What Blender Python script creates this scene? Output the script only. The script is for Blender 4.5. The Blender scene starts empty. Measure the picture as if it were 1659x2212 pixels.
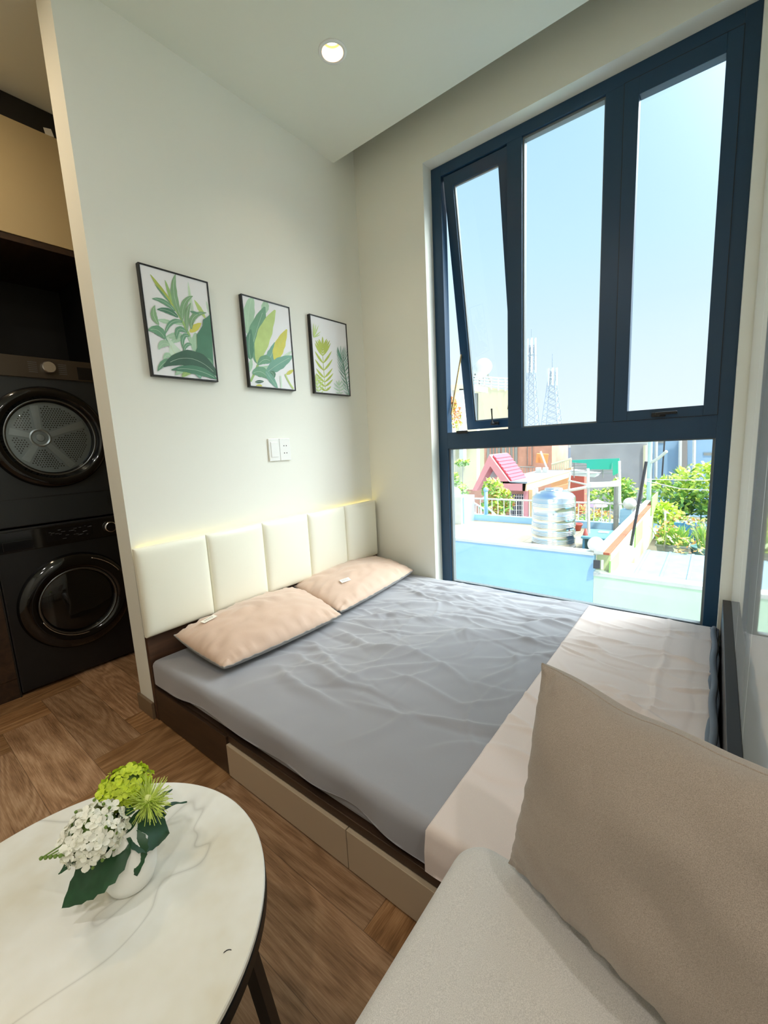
import bpy, bmesh, math, random
import numpy as np
from mathutils import Vector, Matrix, Euler, noise as mnoise

sc = bpy.context.scene
COL = sc.collection
R = math.radians
PI = math.pi
rnd = random.Random(7)

# ------------------------------------------------------------------ camera
CW, CH, CF = 1659.0, 2212.0, 907.4
CPOS = Vector((-2.3203, -1.9463, 1.1728))
_y, _p, _r = R(38.4468), R(-8.8888), R(-2.9113)
FWD = Vector((math.cos(_p)*math.cos(_y), math.cos(_p)*math.sin(_y), math.sin(_p)))
_ri = Vector((math.sin(_y), -math.cos(_y), 0)); _up = _ri.cross(FWD)
RGT = _ri*math.cos(_r) + _up*math.sin(_r)
UPV = -_ri*math.sin(_r) + _up*math.cos(_r)
cd = bpy.data.cameras.new('camera'); cam = bpy.data.objects.new('camera', cd); COL.objects.link(cam)
cd.sensor_fit = 'HORIZONTAL'; cd.sensor_width = 36.0; cd.lens = CF/CW*36.0
cd.clip_start = 0.02; cd.clip_end = 2000
m = Matrix((RGT, UPV, -FWD)).transposed().to_4x4(); m.translation = CPOS
cam.matrix_world = m
sc.camera = cam

def at(px, py, ax, val):
    """point of the place seen at a photo position, on the plane axis=val"""
    d = FWD + RGT*((px-CW/2)/CF) - UPV*((py-CH/2)/CF)
    t = (val-CPOS[ax])/d[ax]
    return CPOS + d*t

# ------------------------------------------------------------------ view + world + sun + lamps
sc.view_settings.view_transform = 'Standard'
sc.view_settings.look = 'None'
sc.view_settings.gamma = 1.0
sc.view_settings.use_curve_mapping = False
sc.view_settings.exposure = 0.45
try:
    sc.cycles.max_bounces = 14; sc.cycles.transparent_max_bounces = 24
    sc.cycles.diffuse_bounces = 8; sc.cycles.caustics_reflective = False; sc.cycles.caustics_refractive = False
except Exception: pass

w = bpy.data.worlds.new('sky'); sc.world = w; w.use_nodes = True
nt = w.node_tree; nt.nodes.clear()
out = nt.nodes.new('ShaderNodeOutputWorld'); bg = nt.nodes.new('ShaderNodeBackground')
tc = nt.nodes.new('ShaderNodeTexCoord'); sep = nt.nodes.new('ShaderNodeSeparateXYZ')
nt.links.new(tc.outputs['Generated'], sep.inputs[0])
cr = nt.nodes.new('ShaderNodeValToRGB'); nt.links.new(sep.outputs[2], cr.inputs[0])
e = cr.color_ramp.elements
e[0].position = 0.0; e[0].color = (0.80, 0.86, 0.92, 1)
e[1].position = 1.0; e[1].color = (0.22, 0.45, 0.85, 1)
for p, c in ((0.12, (0.72, 0.82, 0.91, 1)), (0.35, (0.55, 0.77, 0.92, 1)), (0.6, (0.42, 0.67, 0.90, 1))):
    n = cr.color_ramp.elements.new(p); n.color = c
# unseen bright sky lobe right of the window, added to light the interior
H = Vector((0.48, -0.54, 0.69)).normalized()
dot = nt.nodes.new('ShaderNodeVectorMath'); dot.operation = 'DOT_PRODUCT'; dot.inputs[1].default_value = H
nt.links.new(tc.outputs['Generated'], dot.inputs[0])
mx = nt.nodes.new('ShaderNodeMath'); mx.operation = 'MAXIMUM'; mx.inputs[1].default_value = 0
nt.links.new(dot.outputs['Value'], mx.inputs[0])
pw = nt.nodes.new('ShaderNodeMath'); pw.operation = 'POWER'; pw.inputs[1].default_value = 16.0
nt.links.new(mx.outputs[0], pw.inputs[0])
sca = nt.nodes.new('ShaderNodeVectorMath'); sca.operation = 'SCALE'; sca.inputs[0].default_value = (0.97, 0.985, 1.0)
SKY_FILL = nt.nodes.new('ShaderNodeMath'); SKY_FILL.operation = 'MULTIPLY'; SKY_FILL.inputs[1].default_value = 31.0
nt.links.new(pw.outputs[0], SKY_FILL.inputs[0]); nt.links.new(SKY_FILL.outputs[0], sca.inputs['Scale'])
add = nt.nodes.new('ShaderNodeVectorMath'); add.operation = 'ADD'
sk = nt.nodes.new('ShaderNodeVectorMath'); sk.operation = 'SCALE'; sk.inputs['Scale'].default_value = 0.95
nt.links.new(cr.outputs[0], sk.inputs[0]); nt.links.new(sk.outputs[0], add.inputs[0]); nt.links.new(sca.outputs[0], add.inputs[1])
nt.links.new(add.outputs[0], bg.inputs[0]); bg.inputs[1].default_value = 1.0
nt.links.new(bg.outputs[0], out.inputs[0])

def sun(direction, strength, angle, color):
    l = bpy.data.lights.new('sun', 'SUN'); l.energy = strength; l.angle = R(angle); l.color = color
    o = bpy.data.objects.new('sun', l); COL.objects.link(o)
    o.rotation_euler = Vector(direction).to_track_quat('Z', 'Y').to_euler(); o.location = (0, 0, 12)
sun((-0.42, -0.40, 0.82), 2.2, 3.0, (1.0, 0.96, 0.88))

def area(loc, size, power, color, direction=(0, 0, -1), shape='DISK', spread=180):
    l = bpy.data.lights.new('lamp', 'AREA'); l.shape = shape; l.size = size[0]
    if shape in ('RECTANGLE', 'ELLIPSE'): l.size_y = size[1]
    l.energy = power; l.color = color; l.spread = R(spread)
    o = bpy.data.objects.new('lamp', l); COL.objects.link(o); o.location = loc
    o.rotation_euler = (-Vector(direction)).to_track_quat('Z', 'Y').to_euler()
    return o
WARM = (1.0, 0.78, 0.52); NEUT = (1.0, 0.96, 0.91)
H0 = 2.901                      # ceiling height
ROOM_LIGHTS = [((-2.9, -0.9), 7), ((-3.2, -2.2), 8), ((-2.2, -2.9), 7)]
for (lx, ly), pwr in ROOM_LIGHTS:
    area((lx, ly, H0-0.013), (0.085, 0.085), pwr, NEUT)
area((-2.25, 0.40, H0-0.02), (0.10, 0.10), 6.5, WARM)          # passage downlight

# ------------------------------------------------------------------ material helpers
MATS = {}
def newmat(name):
    mt = bpy.data.materials.new(name); mt.use_nodes = True
    nt = mt.node_tree; b = nt.nodes['Principled BSDF']
    MATS[name] = mt
    return mt, nt, b
def s2l(c):
    return tuple(((x/12.92) if x <= 0.04045 else ((x+0.055)/1.055)**2.4) for x in c)
def rgb(r, g, b): return s2l((r/255, g/255, b/255))
class N:
    """tiny node expression helper"""
    def __init__(s, nt): s.nt = nt
    def m(s, op, a, b=None, c=None):
        n = s.nt.nodes.new('ShaderNodeMath'); n.operation = op
        for i, v in enumerate((a, b, c)):
            if v is None: continue
            if isinstance(v, (int, float)): n.inputs[i].default_value = v
            else: s.nt.links.new(v, n.inputs[i])
        return n.outputs[0]
    def comb(s, x, y, z):
        n = s.nt.nodes.new('ShaderNodeCombineXYZ')
        for i, v in enumerate((x, y, z)):
            if isinstance(v, (int, float)): n.inputs[i].default_value = v
            else: s.nt.links.new(v, n.inputs[i])
        return n.outputs[0]
    def noise(s, vec, scale, detail=3, rough=0.5, dist=0.0):
        n = s.nt.nodes.new('ShaderNodeTexNoise'); n.inputs['Scale'].default_value = scale
        n.inputs['Detail'].default_value = detail; n.inputs['Roughness'].default_value = rough
        n.inputs['Distortion'].default_value = dist
        if vec is not None: s.nt.links.new(vec, n.inputs['Vector'])
        return n.outputs['Fac']
    def white(s, vec):
        n = s.nt.nodes.new('ShaderNodeTexWhiteNoise'); s.nt.links.new(vec, n.inputs['Vector']); return n.outputs['Value']
    def ramp(s, fac, stops):
        n = s.nt.nodes.new('ShaderNodeValToRGB'); s.nt.links.new(fac, n.inputs[0])
        el = n.color_ramp.elements
        el[0].position = stops[0][0]; el[0].color = (*stops[0][1], 1)
        el[1].position = stops[-1][0]; el[1].color = (*stops[-1][1], 1)
        for p, c in stops[1:-1]:
            q = el.new(p); q.color = (*c, 1)
        return n.outputs[0]
    def mix(s, fac, a, b, mode='MIX'):
        n = s.nt.nodes.new('ShaderNodeMix'); n.data_type = 'RGBA'; n.blend_type = mode
        if isinstance(fac, (int, float)): n.inputs[0].default_value = fac
        else: s.nt.links.new(fac, n.inputs[0])
        for i, v in ((6, a), (7, b)):
            if isinstance(v, tuple): n.inputs[i].default_value = (*v, 1)
            else: s.nt.links.new(v, n.inputs[i])
        return n.outputs[2]
    def obj(s):
        n = s.nt.nodes.new('ShaderNodeTexCoord'); return n.outputs['Object']
    def sep(s, v):
        n = s.nt.nodes.new('ShaderNodeSeparateXYZ'); s.nt.links.new(v, n.inputs[0]); return n.outputs
    def mapping(s, v, scale=(1, 1, 1), rot=(0, 0, 0), loc=(0, 0, 0)):
        n = s.nt.nodes.new('ShaderNodeMapping'); s.nt.links.new(v, n.inputs[0])
        n.inputs['Scale'].default_value = scale; n.inputs['Rotation'].default_value = rot; n.inputs['Location'].default_value = loc
        return n.outputs[0]
    def bump(s, h, bsdf, strength=0.3, dist=0.002):
        n = s.nt.nodes.new('ShaderNodeBump'); n.inputs['Strength'].default_value = strength; n.inputs['Distance'].default_value = dist
        s.nt.links.new(h, n.inputs['Height']); s.nt.links.new(n.outputs[0], bsdf.inputs['Normal'])
def plain(name, c, rough=0.5, metal=0.0, spec=0.5, var=0.0, vscale=20, bump=0.0, bscale=200, coat=0.0, sheen=0.0, trans=0.0):
    if name in MATS: return MATS[name]
    mt, nt, b = newmat(name); n = N(nt)
    b.inputs['Base Color'].default_value = (*c, 1); b.inputs['Roughness'].default_value = rough
    b.inputs['Metallic'].default_value = metal; b.inputs['Specular IOR Level'].default_value = spec
    b.inputs['Coat Weight'].default_value = coat; b.inputs['Sheen Weight'].default_value = sheen
    o = n.obj()
    if var > 0:
        f = n.noise(o, vscale, 4)
        c1 = tuple(max(0, x*(1-var)) for x in c); c2 = tuple(min(1, x*(1+var)) for x in c)
        nt.links.new(n.ramp(f, [(0.3, c1), (0.7, c2)]), b.inputs['Base Color'])
    if bump > 0:
        n.bump(n.noise(o, bscale, 3), b, bump)
    return mt
def fabric(name, c, rough=0.9, scale=900, var=0.12, bump=0.35, sheen=0.3, c2=None):
    mt, nt, b = newmat(name); n = N(nt); o = n.obj()
    b.inputs['Roughness'].default_value = rough; b.inputs['Sheen Weight'].default_value = sheen
    b.inputs['Specular IOR Level'].default_value = 0.25
    f = n.noise(o, scale, 2, 0.7)
    lo = tuple(x*(1-var) for x in c); hi = tuple(min(1, x*(1+var)) for x in (c2 or c))
    nt.links.new(n.ramp(f, [(0.35, lo), (0.65, hi)]), b.inputs['Base Color'])
    n.bump(f, b, bump, 0.001)
    return mt
def wood(name, dark, light, axis=1, rough=0.45, scale=1.0):
    mt, nt, b = newmat(name); n = N(nt); o = n.obj()
    sc_ = [14*scale]*3; sc_[axis] = 1.2*scale
    v = n.mapping(o, tuple(sc_))
    f = n.noise(v, 1.6, 6, 0.6, 0.6)
    nt.links.new(n.ramp(f, [(0.3, dark), (0.7, light)]), b.inputs['Base Color'])
    b.inputs['Roughness'].default_value = rough
    n.bump(f, b, 0.1)
    return mt
def emit(name, c, s):
    mt = bpy.data.materials.new(name); mt.use_nodes = True; nt = mt.node_tree; nt.nodes.clear()
    o = nt.nodes.new('ShaderNodeOutputMaterial'); e = nt.nodes.new('ShaderNodeEmission')
    e.inputs[0].default_value = (*c, 1); e.inputs[1].default_value = s; nt.links.new(e.outputs[0], o.inputs[0])
    MATS[name] = mt; return mt
def glassmat(name, tint=(0.94, 0.975, 0.97), rough=0.0, ior=1.5):
    mt = bpy.data.materials.new(name); mt.use_nodes = True; nt = mt.node_tree; nt.nodes.clear()
    o = nt.nodes.new('ShaderNodeOutputMaterial'); t = nt.nodes.new('ShaderNodeBsdfTransparent'); g = nt.nodes.new('ShaderNodeBsdfGlossy')
    ge = nt.nodes.new('ShaderNodeNewGeometry'); dt = nt.nodes.new('ShaderNodeVectorMath'); dt.operation = 'DOT_PRODUCT'
    nt.links.new(ge.outputs['Normal'], dt.inputs[0]); nt.links.new(ge.outputs['Incoming'], dt.inputs[1]); n_ = N(nt)
    fr = n_.m('MULTIPLY_ADD', n_.m('POWER', n_.m('SUBTRACT', 1.0, n_.m('ABSOLUTE', dt.outputs['Value'])), 5.0), 0.96, 0.04)
    mxs = nt.nodes.new('ShaderNodeMixShader')
    t.inputs[0].default_value = (*tint, 1); g.inputs['Roughness'].default_value = rough
    nt.links.new(fr, mxs.inputs[0]); nt.links.new(t.outputs[0], mxs.inputs[1]); nt.links.new(g.outputs[0], mxs.inputs[2])
    nt.links.new(mxs.outputs[0], o.inputs[0]); MATS[name] = mt; return mt

# ------------------------------------------------------------------ materials
M_wall = plain('white wall paint', rgb(236, 236, 226), 0.55, bump=0.04, bscale=60, spec=0.3)
M_ceil = plain('ceiling paint', rgb(232, 234, 224), 0.6, spec=0.3)
M_frame = plain('dark window aluminium', rgb(24, 60, 88), 0.36, spec=0.5, bump=0.03, bscale=700)
M_gasket = plain('grey window gasket', rgb(120, 128, 130), 0.5)
M_white_gloss = plain('glossy white lacquer', rgb(236, 238, 236), 0.025, spec=0.6)
M_darkwood = wood('dark walnut laminate', rgb(38, 26, 18), rgb(66, 46, 32), 1, 0.4)
M_darkwoodx = wood('walnut board', rgb(48, 32, 22), rgb(88, 60, 42), 0, 0.4)
M_beige = plain('beige lacquered drawer front', rgb(184, 166, 142), 0.42, spec=0.4)
M_beige2 = plain('beige cabinet laminate', rgb(190, 170, 130), 0.5)
M_leather = plain('cream leatherette', rgb(238, 236, 218), 0.38, spec=0.45, bump=0.05, bscale=350)
M_sheet = fabric('grey cotton sheet', rgb(150, 150, 156), 0.62, 1400, 0.05, 0.12, 0.35)
M_blanket = fabric('pale beige cotton', rgb(222, 208, 202), 0.7, 1200, 0.05, 0.15, 0.3)
M_lining = fabric('slate blue lining', rgb(108, 118, 132), 0.75, 1200, 0.06, 0.15, 0.2)
M_pillow = fabric('rosy beige pillowcase', rgb(200, 172, 152), 0.6, 1300, 0.05, 0.15, 0.3)
M_piping = fabric('grey pillow border', rgb(132, 130, 128), 0.7, 1300, 0.05, 0.15, 0.2)
M_tag = plain('white label cloth', rgb(236, 232, 222), 0.7)
M_ink = plain('dark print ink', rgb(70, 60, 50), 0.7)
M_cush = fabric('taupe woven upholstery', rgb(156, 143, 132), 0.9, 1100, 0.24, 0.45, 0.3)
M_sofa = fabric('light grey woven upholstery', rgb(206, 202, 198), 0.92, 900, 0.18, 0.5, 0.3)
M_black = plain('matt black metal', rgb(14, 14, 14), 0.4)
M_washer = plain('anthracite appliance enamel', rgb(30, 35, 38), 0.42, spec=0.5)
M_washer2 = plain('near black appliance enamel', rgb(16, 18, 21), 0.36, spec=0.5)
M_ctrl = plain('bronze grey control panel', rgb(74, 66, 56), 0.36, metal=0.6)
M_gloss_black = plain('gloss black plastic', rgb(8, 8, 10), 0.08, spec=0.6)
M_chrome = plain('brushed chrome', (0.8, 0.8, 0.82), 0.22, metal=1.0)
M_drum = plain('steel drum', (0.42, 0.46, 0.48), 0.4, metal=1.0)
M_display = plain('display window', rgb(10, 10, 14), 0.15)
M_plinth = plain('brown pvc skirting', rgb(116, 96, 74), 0.35)
M_plate = plain('white switch plastic', rgb(238, 238, 234), 0.3)
M_vase = plain('matt white ceramic', rgb(240, 240, 236), 0.45)
M_glass = glassmat('window glass')
M_doorglass = glassmat('appliance door glass', (0.84, 0.88, 0.90))
M_petal = plain('white petals', rgb(240, 240, 228), 0.6, var=0.06, vscale=60)
M_petal_g = plain('lime petals', rgb(196, 214, 60), 0.6, var=0.18, vscale=60)
M_fluff = plain('pale lime threads', rgb(205, 222, 110), 0.6, var=0.15, vscale=80)
M_fluff_c = plain('cream flower centre', rgb(222, 228, 150), 0.6)
M_leaf = plain('dark green leaf', rgb(28, 72, 40), 0.4, var=0.2, vscale=40)
M_stem = plain('green stem', rgb(110, 140, 60), 0.6)
M_led = emit('warm led strip', (1.0, 0.80, 0.24), 5.5)
M_lamp = emit('lit lamp lens', (1.0, 0.86, 0.62), 5.0)
M_lampin = plain('warm reflector', rgb(226, 166, 112), 0.35)
M_panel = emit('lit ceiling panel', (1.0, 0.95, 0.87), 4.0)
M_dark = plain('black niche lining', rgb(20, 16, 12), 0.6)

def floor_mat():
    mt, nt, b = newmat('herringbone oak vinyl'); n = N(nt)
    x, y, z = n.sep(n.obj())
    W_ = 0.18
    u = n.m('DIVIDE', n.m('ADD', x, 1.89), W_); v = n.m('DIVIDE', n.m('ADD', y, 0.25), W_)
    i = n.m('FLOOR', u); j = n.m('FLOOR', v); fu = n.m('FRACT', u); fv = n.m('FRACT', v)
    k = n.m('FLOORED_MODULO', n.m('ADD', n.m('SUBTRACT', i, j), 0.01), 8.0); k = n.m('FLOOR', k)
    isv = n.m('GREATER_THAN', k, 3.5)
    def sel(h, v_): return n.m('ADD', n.m('MULTIPLY', h, n.m('SUBTRACT', 1, isv)), n.m('MULTIPLY', v_, isv))
    k7 = n.m('SUBTRACT', 7, k)
    along = sel(n.m('ADD', k, fu), n.m('ADD', k7, fv)); across = sel(fv, fu)
    ida = sel(n.m('SUBTRACT', i, k), n.m('ADD', i, 57)); idb = sel(j, n.m('SUBTRACT', j, k7))
    idv = n.comb(ida, idb, isv)
    rn = n.white(idv); rn2 = n.white(n.comb(idb, ida, 3.3))
    off = n.m('MULTIPLY', rn, 37.0)
    g1 = n.noise(n.comb(n.m('ADD', n.m('MULTIPLY', along, 0.16), off), n.m('ADD', n.m('MULTIPLY', across, 0.9), off), rn2), 1.5, 1.5, 0.4, 0.15)
    rings = n.m('MULTIPLY_ADD', n.m('SINE', n.m('MULTIPLY', g1, 90.0)), 0.5, 0.5)
    fine = n.noise(n.comb(n.m('ADD', n.m('MULTIPLY', along, 1.5), off), n.m('MULTIPLY', across, 34.0), rn), 1.6, 5, 0.65)
    tone = n.m('ADD', n.m('MULTIPLY', rings, 0.12), n.m('ADD', n.m('MULTIPLY', fine, 0.60), n.m('MULTIPLY', n.noise(n.comb(n.m('ADD', along, off), n.m('MULTIPLY', across, 3.0), rn), 1.0, 3), 0.35)))
    c1 = n.ramp(tone, [(0.3, rgb(96, 66, 38)), (0.52, rgb(142, 104, 68)), (0.75, rgb(184, 146, 106))])
    c2 = n.ramp(tone, [(0.3, rgb(106, 78, 54)), (0.52, rgb(156, 122, 92)), (0.75, rgb(190, 158, 128))])
    c = n.mix(n.m('MULTIPLY', isv, 0.8), c1, c2)
    c = n.mix(1.0, c, n.ramp(rn2, [(0, (0.80, 0.79, 0.77)), (1, (1.06, 1.03, 1.0))]), 'MULTIPLY')
    edge = n.m('MINIMUM', n.m('MINIMUM', across, n.m('SUBTRACT', 1, across)), n.m('MINIMUM', along, n.m('SUBTRACT', 4, along)))
    seam = n.m('LESS_THAN', edge, 0.006)
    c = n.mix(n.m('MULTIPLY', seam, 0.55), c, rgb(70, 48, 30))
    nt.links.new(c, b.inputs['Base Color'])
    b.inputs['Roughness'].default_value = 0.42; b.inputs['Specular IOR Level'].default_value = 0.4
    n.bump(tone, b, 0.12, 0.001)
    return mt
M_floor = floor_mat()

def marble_mat():
    mt, nt, b = newmat('white veined stone'); n = N(nt); o = n.obj()
    wv = n.noise(n.mapping(o, (1.5, 2.4, 1), (0, 0, 0.35), (3.1, 1.7, 0)), 1.3, 2, 0.5, 0.7)
    vein = n.m('ABSOLUTE', n.m('SUBTRACT', wv, 0.5))
    thin = n.ramp(vein, [(0.0, rgb(212, 212, 208)), (0.004, rgb(230, 231, 228)), (0.012, rgb(240, 241, 238))])
    cloud = n.noise(n.mapping(o, (4, 4, 1), (0, 0, 0.3), (0.6, 0.2, 0)), 1.1, 4, 0.6)
    c = n.mix(n.m('MULTIPLY', n.m('GREATER_THAN', cloud, 2.0), 1.0), thin, (1, 1, 1))
    c = n.mix(1.0, thin, n.ramp(cloud, [(0.42, (1, 1, 1)), (0.62, rgb(244, 241, 234)), (0.75, rgb(234, 227, 212))]), 'MULTIPLY')
    nt.links.new(c, b.inputs['Base Color']); b.inputs['Roughness'].default_value = 0.18
    return mt
M_marble = marble_mat()

# ------------------------------------------------------------------ mesh helpers
def quadstrip(bm, rows, close_u=False, close_v=False, mi=0):
    V_ = [[bm.verts.new(p) for p in r] for r in rows]
    nr, nc = len(V_), len(V_[0])
    for i in range(nr if close_v else nr-1):
        for j in range(nc if close_u else nc-1):
            a, b, c, d = V_[i][j], V_[i][(j+1) % nc], V_[(i+1) % nr][(j+1) % nc], V_[(i+1) % nr][j]
            try:
                f = bm.faces.new((a, b, c, d)); f.material_index = mi
            except ValueError: pass
    return V_
def box(bm, lo, hi, bev=0.0, mi=0, seg=2):
    lo = Vector(lo); hi = Vector(hi)
    lo, hi = Vector([min(a, b) for a, b in zip(lo, hi)]), Vector([max(a, b) for a, b in zip(lo, hi)])
    r = bmesh.ops.create_cube(bm, size=1.0)
    for v in r['verts']:
        v.co = Vector([(lo[i]+hi[i])/2 + v.co[i]*(hi[i]-lo[i]) for i in range(3)])
    fs = set(f for v in r['verts'] for f in v.link_faces)
    for f in fs: f.material_index = mi
    if bev > 0:
        es = list(set(e for v in r['verts'] for e in v.link_edges))
        bmesh.ops.bevel(bm, geom=es, offset=min(bev, 0.45*min(hi-lo)), segments=seg, affect='EDGES', profile=0.5)
def obox(bm, c, size, rot, bev=0.0, mi=0):
    """box of size about centre c turned by a rotation matrix / euler"""
    n0 = len(bm.verts)
    b2 = bmesh.new(); box(b2, [-s/2 for s in size], [s/2 for s in size], bev, mi)
    Mx = (Euler(rot).to_matrix() if not isinstance(rot, Matrix) else rot.to_3x3())
    for v in b2.verts: v.co = Mx @ v.co + Vector(c)
    merge(bm, b2)
def merge(bm, b2):
    me = bpy.data.meshes.new('tmp'); b2.to_mesh(me); b2.free(); bm.from_mesh(me); bpy.data.meshes.remove(me)
def tube(bm, pts, r, seg=10, mi=0, caps=True, r1=None):
    pts = [Vector(p) for p in pts]; rows = []
    for i, p in enumerate(pts):
        t = (pts[min(i+1, len(pts)-1)] - pts[max(i-1, 0)]).normalized()
        a = t.cross(Vector((0, 0, 1)));
        if a.length < 1e-3: a = t.cross(Vector((1, 0, 0)))
        a.normalize(); b = t.cross(a)
        rr = r if r1 is None else r + (r1-r)*i/(len(pts)-1)
        rows.append([p + (a*math.cos(2*PI*k/seg) + b*math.sin(2*PI*k/seg))*rr for k in range(seg)])
    V_ = quadstrip(bm, rows, close_u=True, mi=mi)
    if caps:
        for r_ in (V_[0], V_[-1]):
            try: f = bm.faces.new(r_); f.material_index = mi
            except ValueError: pass
def lathe(bm, prof, seg=48, mat=None, mi=0, cap0=False, cap1=False):
    """profile [(r,z)] about z, then matrix"""
    mat = mat or Matrix.Identity(4)
    rows = [[mat @ Vector((r*math.cos(2*PI*k/seg), r*math.sin(2*PI*k/seg), z)) for k in range(seg)] for r, z in prof]
    V_ = quadstrip(bm, rows, close_u=True, mi=mi)
    if cap0: bm.faces.new(V_[0]).material_index = mi
    if cap1: bm.faces.new(V_[-1]).material_index = mi
def prism(bm, pts, vec, mi=0):
    vec = Vector(vec); a = [bm.verts.new(p) for p in pts]; b = [bm.verts.new(Vector(p)+vec) for p in pts]
    n = len(pts)
    bm.faces.new(a).material_index = mi; bm.faces.new(b[::-1]).material_index = mi
    for i in range(n):
        bm.faces.new((a[i], a[(i+1) % n], b[(i+1) % n], b[i])).material_index = mi
def sphere(bm, c, r, seg=16, mi=0, sq=(1, 1, 1)):
    res = bmesh.ops.create_uvsphere(bm, u_segments=seg, v_segments=max(6, seg//2), radius=r)
    for v in res['verts']: v.co = Vector((v.co.x*sq[0], v.co.y*sq[1], v.co.z*sq[2])) + Vector(c)
    for f in set(f for v in res['verts'] for f in v.link_faces): f.material_index = mi

def wloc(o):
    v = Vector((0, 0, 0))
    while o is not None:
        v = v + o.location; o = o.parent
    return v
def tag(o, label=None, cat=None, group=None, kind=None):
    if label: o['label'] = label
    if cat: o['category'] = cat
    if group: o['group'] = group
    if kind: o['kind'] = kind
    return o
def obj(name, bm, mat, parent=None, smooth=False, label=None, auto=None, origin='base'):
    bmesh.ops.recalc_face_normals(bm, faces=bm.faces[:])
    if parent is not None: base = wloc(parent)
    elif origin == 'base':
        xs = [v.co for v in bm.verts]
        base = Vector(((min(p.x for p in xs)+max(p.x for p in xs))/2, (min(p.y for p in xs)+max(p.y for p in xs))/2, min(p.z for p in xs)))
    else: base = Vector((0, 0, 0))
    bmesh.ops.translate(bm, verts=bm.verts[:], vec=-base)
    me = bpy.data.meshes.new(name); bm.to_mesh(me); bm.free()
    for mm in (mat if isinstance(mat, (list, tuple)) else [mat]): me.materials.append(mm)
    if smooth:
        me.polygons.foreach_set('use_smooth', [True]*len(me.polygons))
        if auto is not None:
            try: me.set_sharp_from_angle(angle=R(auto))
            except Exception: pass
    o = bpy.data.objects.new(name, me); COL.objects.link(o)
    if parent is not None: o.parent = parent
    else: o.location = base
    if label: o['label'] = label
    return o
def thing(name, loc, label, cat, group=None):
    o = bpy.data.objects.new(name, None); o.empty_display_size = 0.05; COL.objects.link(o); o.location = loc
    return tag(o, label, cat, group)
def struct(name, bm, mat, smooth=False, **k):
    return tag(obj(name, bm, mat, None, smooth, **k), kind='structure')
def copy_thing(root, loc, label=None, rotz=None, group=None):
    r = root.copy(); COL.objects.link(r); r.location = loc
    if label: r['label'] = label
    if group: r['group'] = group
    if rotz is not None: r.rotation_euler = (0, 0, rotz)
    for ch in list(root.children):
        c = ch.copy(); COL.objects.link(c); c.parent = r
        for g in ch.children:
            d = g.copy(); COL.objects.link(d); d.parent = c
    return r
def BM(): return bmesh.new()

# ================================================================== ROOM SHELL
XL, YB = -4.0, -3.4           # far left and rear walls, behind the camera
YW = 0.137                    # back of the partition wall
YC = 0.776                    # front of the laundry cabinets
TOP = 3.25
b = BM(); box(b, (XL-0.1, YB-0.1, -0.12), (0.2, 1.6, 0.0))
fl = struct('floor', b, M_floor, origin='world')
# ceiling with the lamp hole, ends short of the window wall (curtain pocket)
LC = Vector((-0.717, -0.515)); LR = 0.047
def ceiling_slab():
    b = BM(); x0, x1, y0, y1 = XL, -0.1926, YB, 1.5
    S = 0.3
    sq = [(LC.x-S, LC.y-S), (LC.x+S, LC.y-S), (LC.x+S, LC.y+S), (LC.x-S, LC.y+S)]
    seg = 48
    ring = [b.verts.new((LC.x+LR*math.cos(2*PI*k/seg), LC.y+LR*math.sin(2*PI*k/seg), H0)) for k in range(seg)]
    outr = []
    for k in range(seg):
        a = 2*PI*k/seg; d = max(abs(math.cos(a)), abs(math.sin(a)))
        outr.append(b.verts.new((LC.x+S*math.cos(a)/d, LC.y+S*math.sin(a)/d, H0)))
    for k in range(seg):
        b.faces.new((ring[k], ring[(k+1) % seg], outr[(k+1) % seg], outr[k]))
    def q(xa, xb, ya, yb): b.faces.new([b.verts.new(p) for p in ((xa, ya, H0), (xb, ya, H0), (xb, yb, H0), (xa, yb, H0))])
    xa, xb, ya, yb = LC.x-S, LC.x+S, LC.y-S, LC.y+S
    q(x0, x1, y0, ya); q(x0, x1, yb, y1); q(x0, xa, ya, yb); q(xb, x1, ya, yb)
    for pa, pb in (((x0, y0), (x1, y0)), ((x1, y0), (x1, y1)), ((x1, y1), (x0, y1)), ((x0, y1), (x0, y0))):
        b.faces.new([b.verts.new(p) for p in ((*pa, H0), (*pb, H0), (*pb, H0+0.12), (*pa, H0+0.12))])
    return b
struct('ceiling', ceiling_slab(), M_ceil)
b = BM(); box(b, (XL-0.1, YB-0.1, TOP), (0.2, 1.6, TOP+0.1)); struct('ceiling', b, M_ceil)
# partition behind the headboard
b = BM(); box(b, (-1.6188, 0, 0), (0.0, YW, TOP)); struct('wall_headboard', b, M_wall)
# window wall
WL, WR, WS, WT = -0.518, -1.994, 0.20, 2.775
b = BM()
box(b, (0, WL, 0), (0.2, 1.6, TOP)); box(b, (0, -2.06, 0), (0.2, WR, TOP))
box(b, (0, WR, 0), (0.2, WL, WS)); box(b, (0, WR, WT), (0.2, WL, TOP))
struct('wall_window', b, M_wall)
b = BM(); box(b, (XL-0.1, YB-0.1, 0), (XL, 1.6, TOP)); struct('wall_left', b, M_wall)
b = BM(); box(b, (XL, YB-0.1, 0), (0.2, YB, TOP)); struct('wall_rear', b, M_wall)
b = BM(); box(b, (XL, 1.5, 0), (0, 1.6, TOP)); struct('wall_laundry', b, M_wall)
b = BM(); box(b, (0.0, YB, 0), (0.2, -2.06, TOP)); struct('wall_right', b, M_wall)
# skirting round the partition end
b = BM(); box(b, (-1.632, -0.004, 0), (-1.6188, YW+0.012, 0.078), 0.002)
struct('baseboard_partition', b, M_plinth)
b = BM(); box(b, (-1.6188, YW, 0), (-0.01, YW+0.012, 0.078), 0.002)
struct('baseboard_passage', b, M_plinth)

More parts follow.
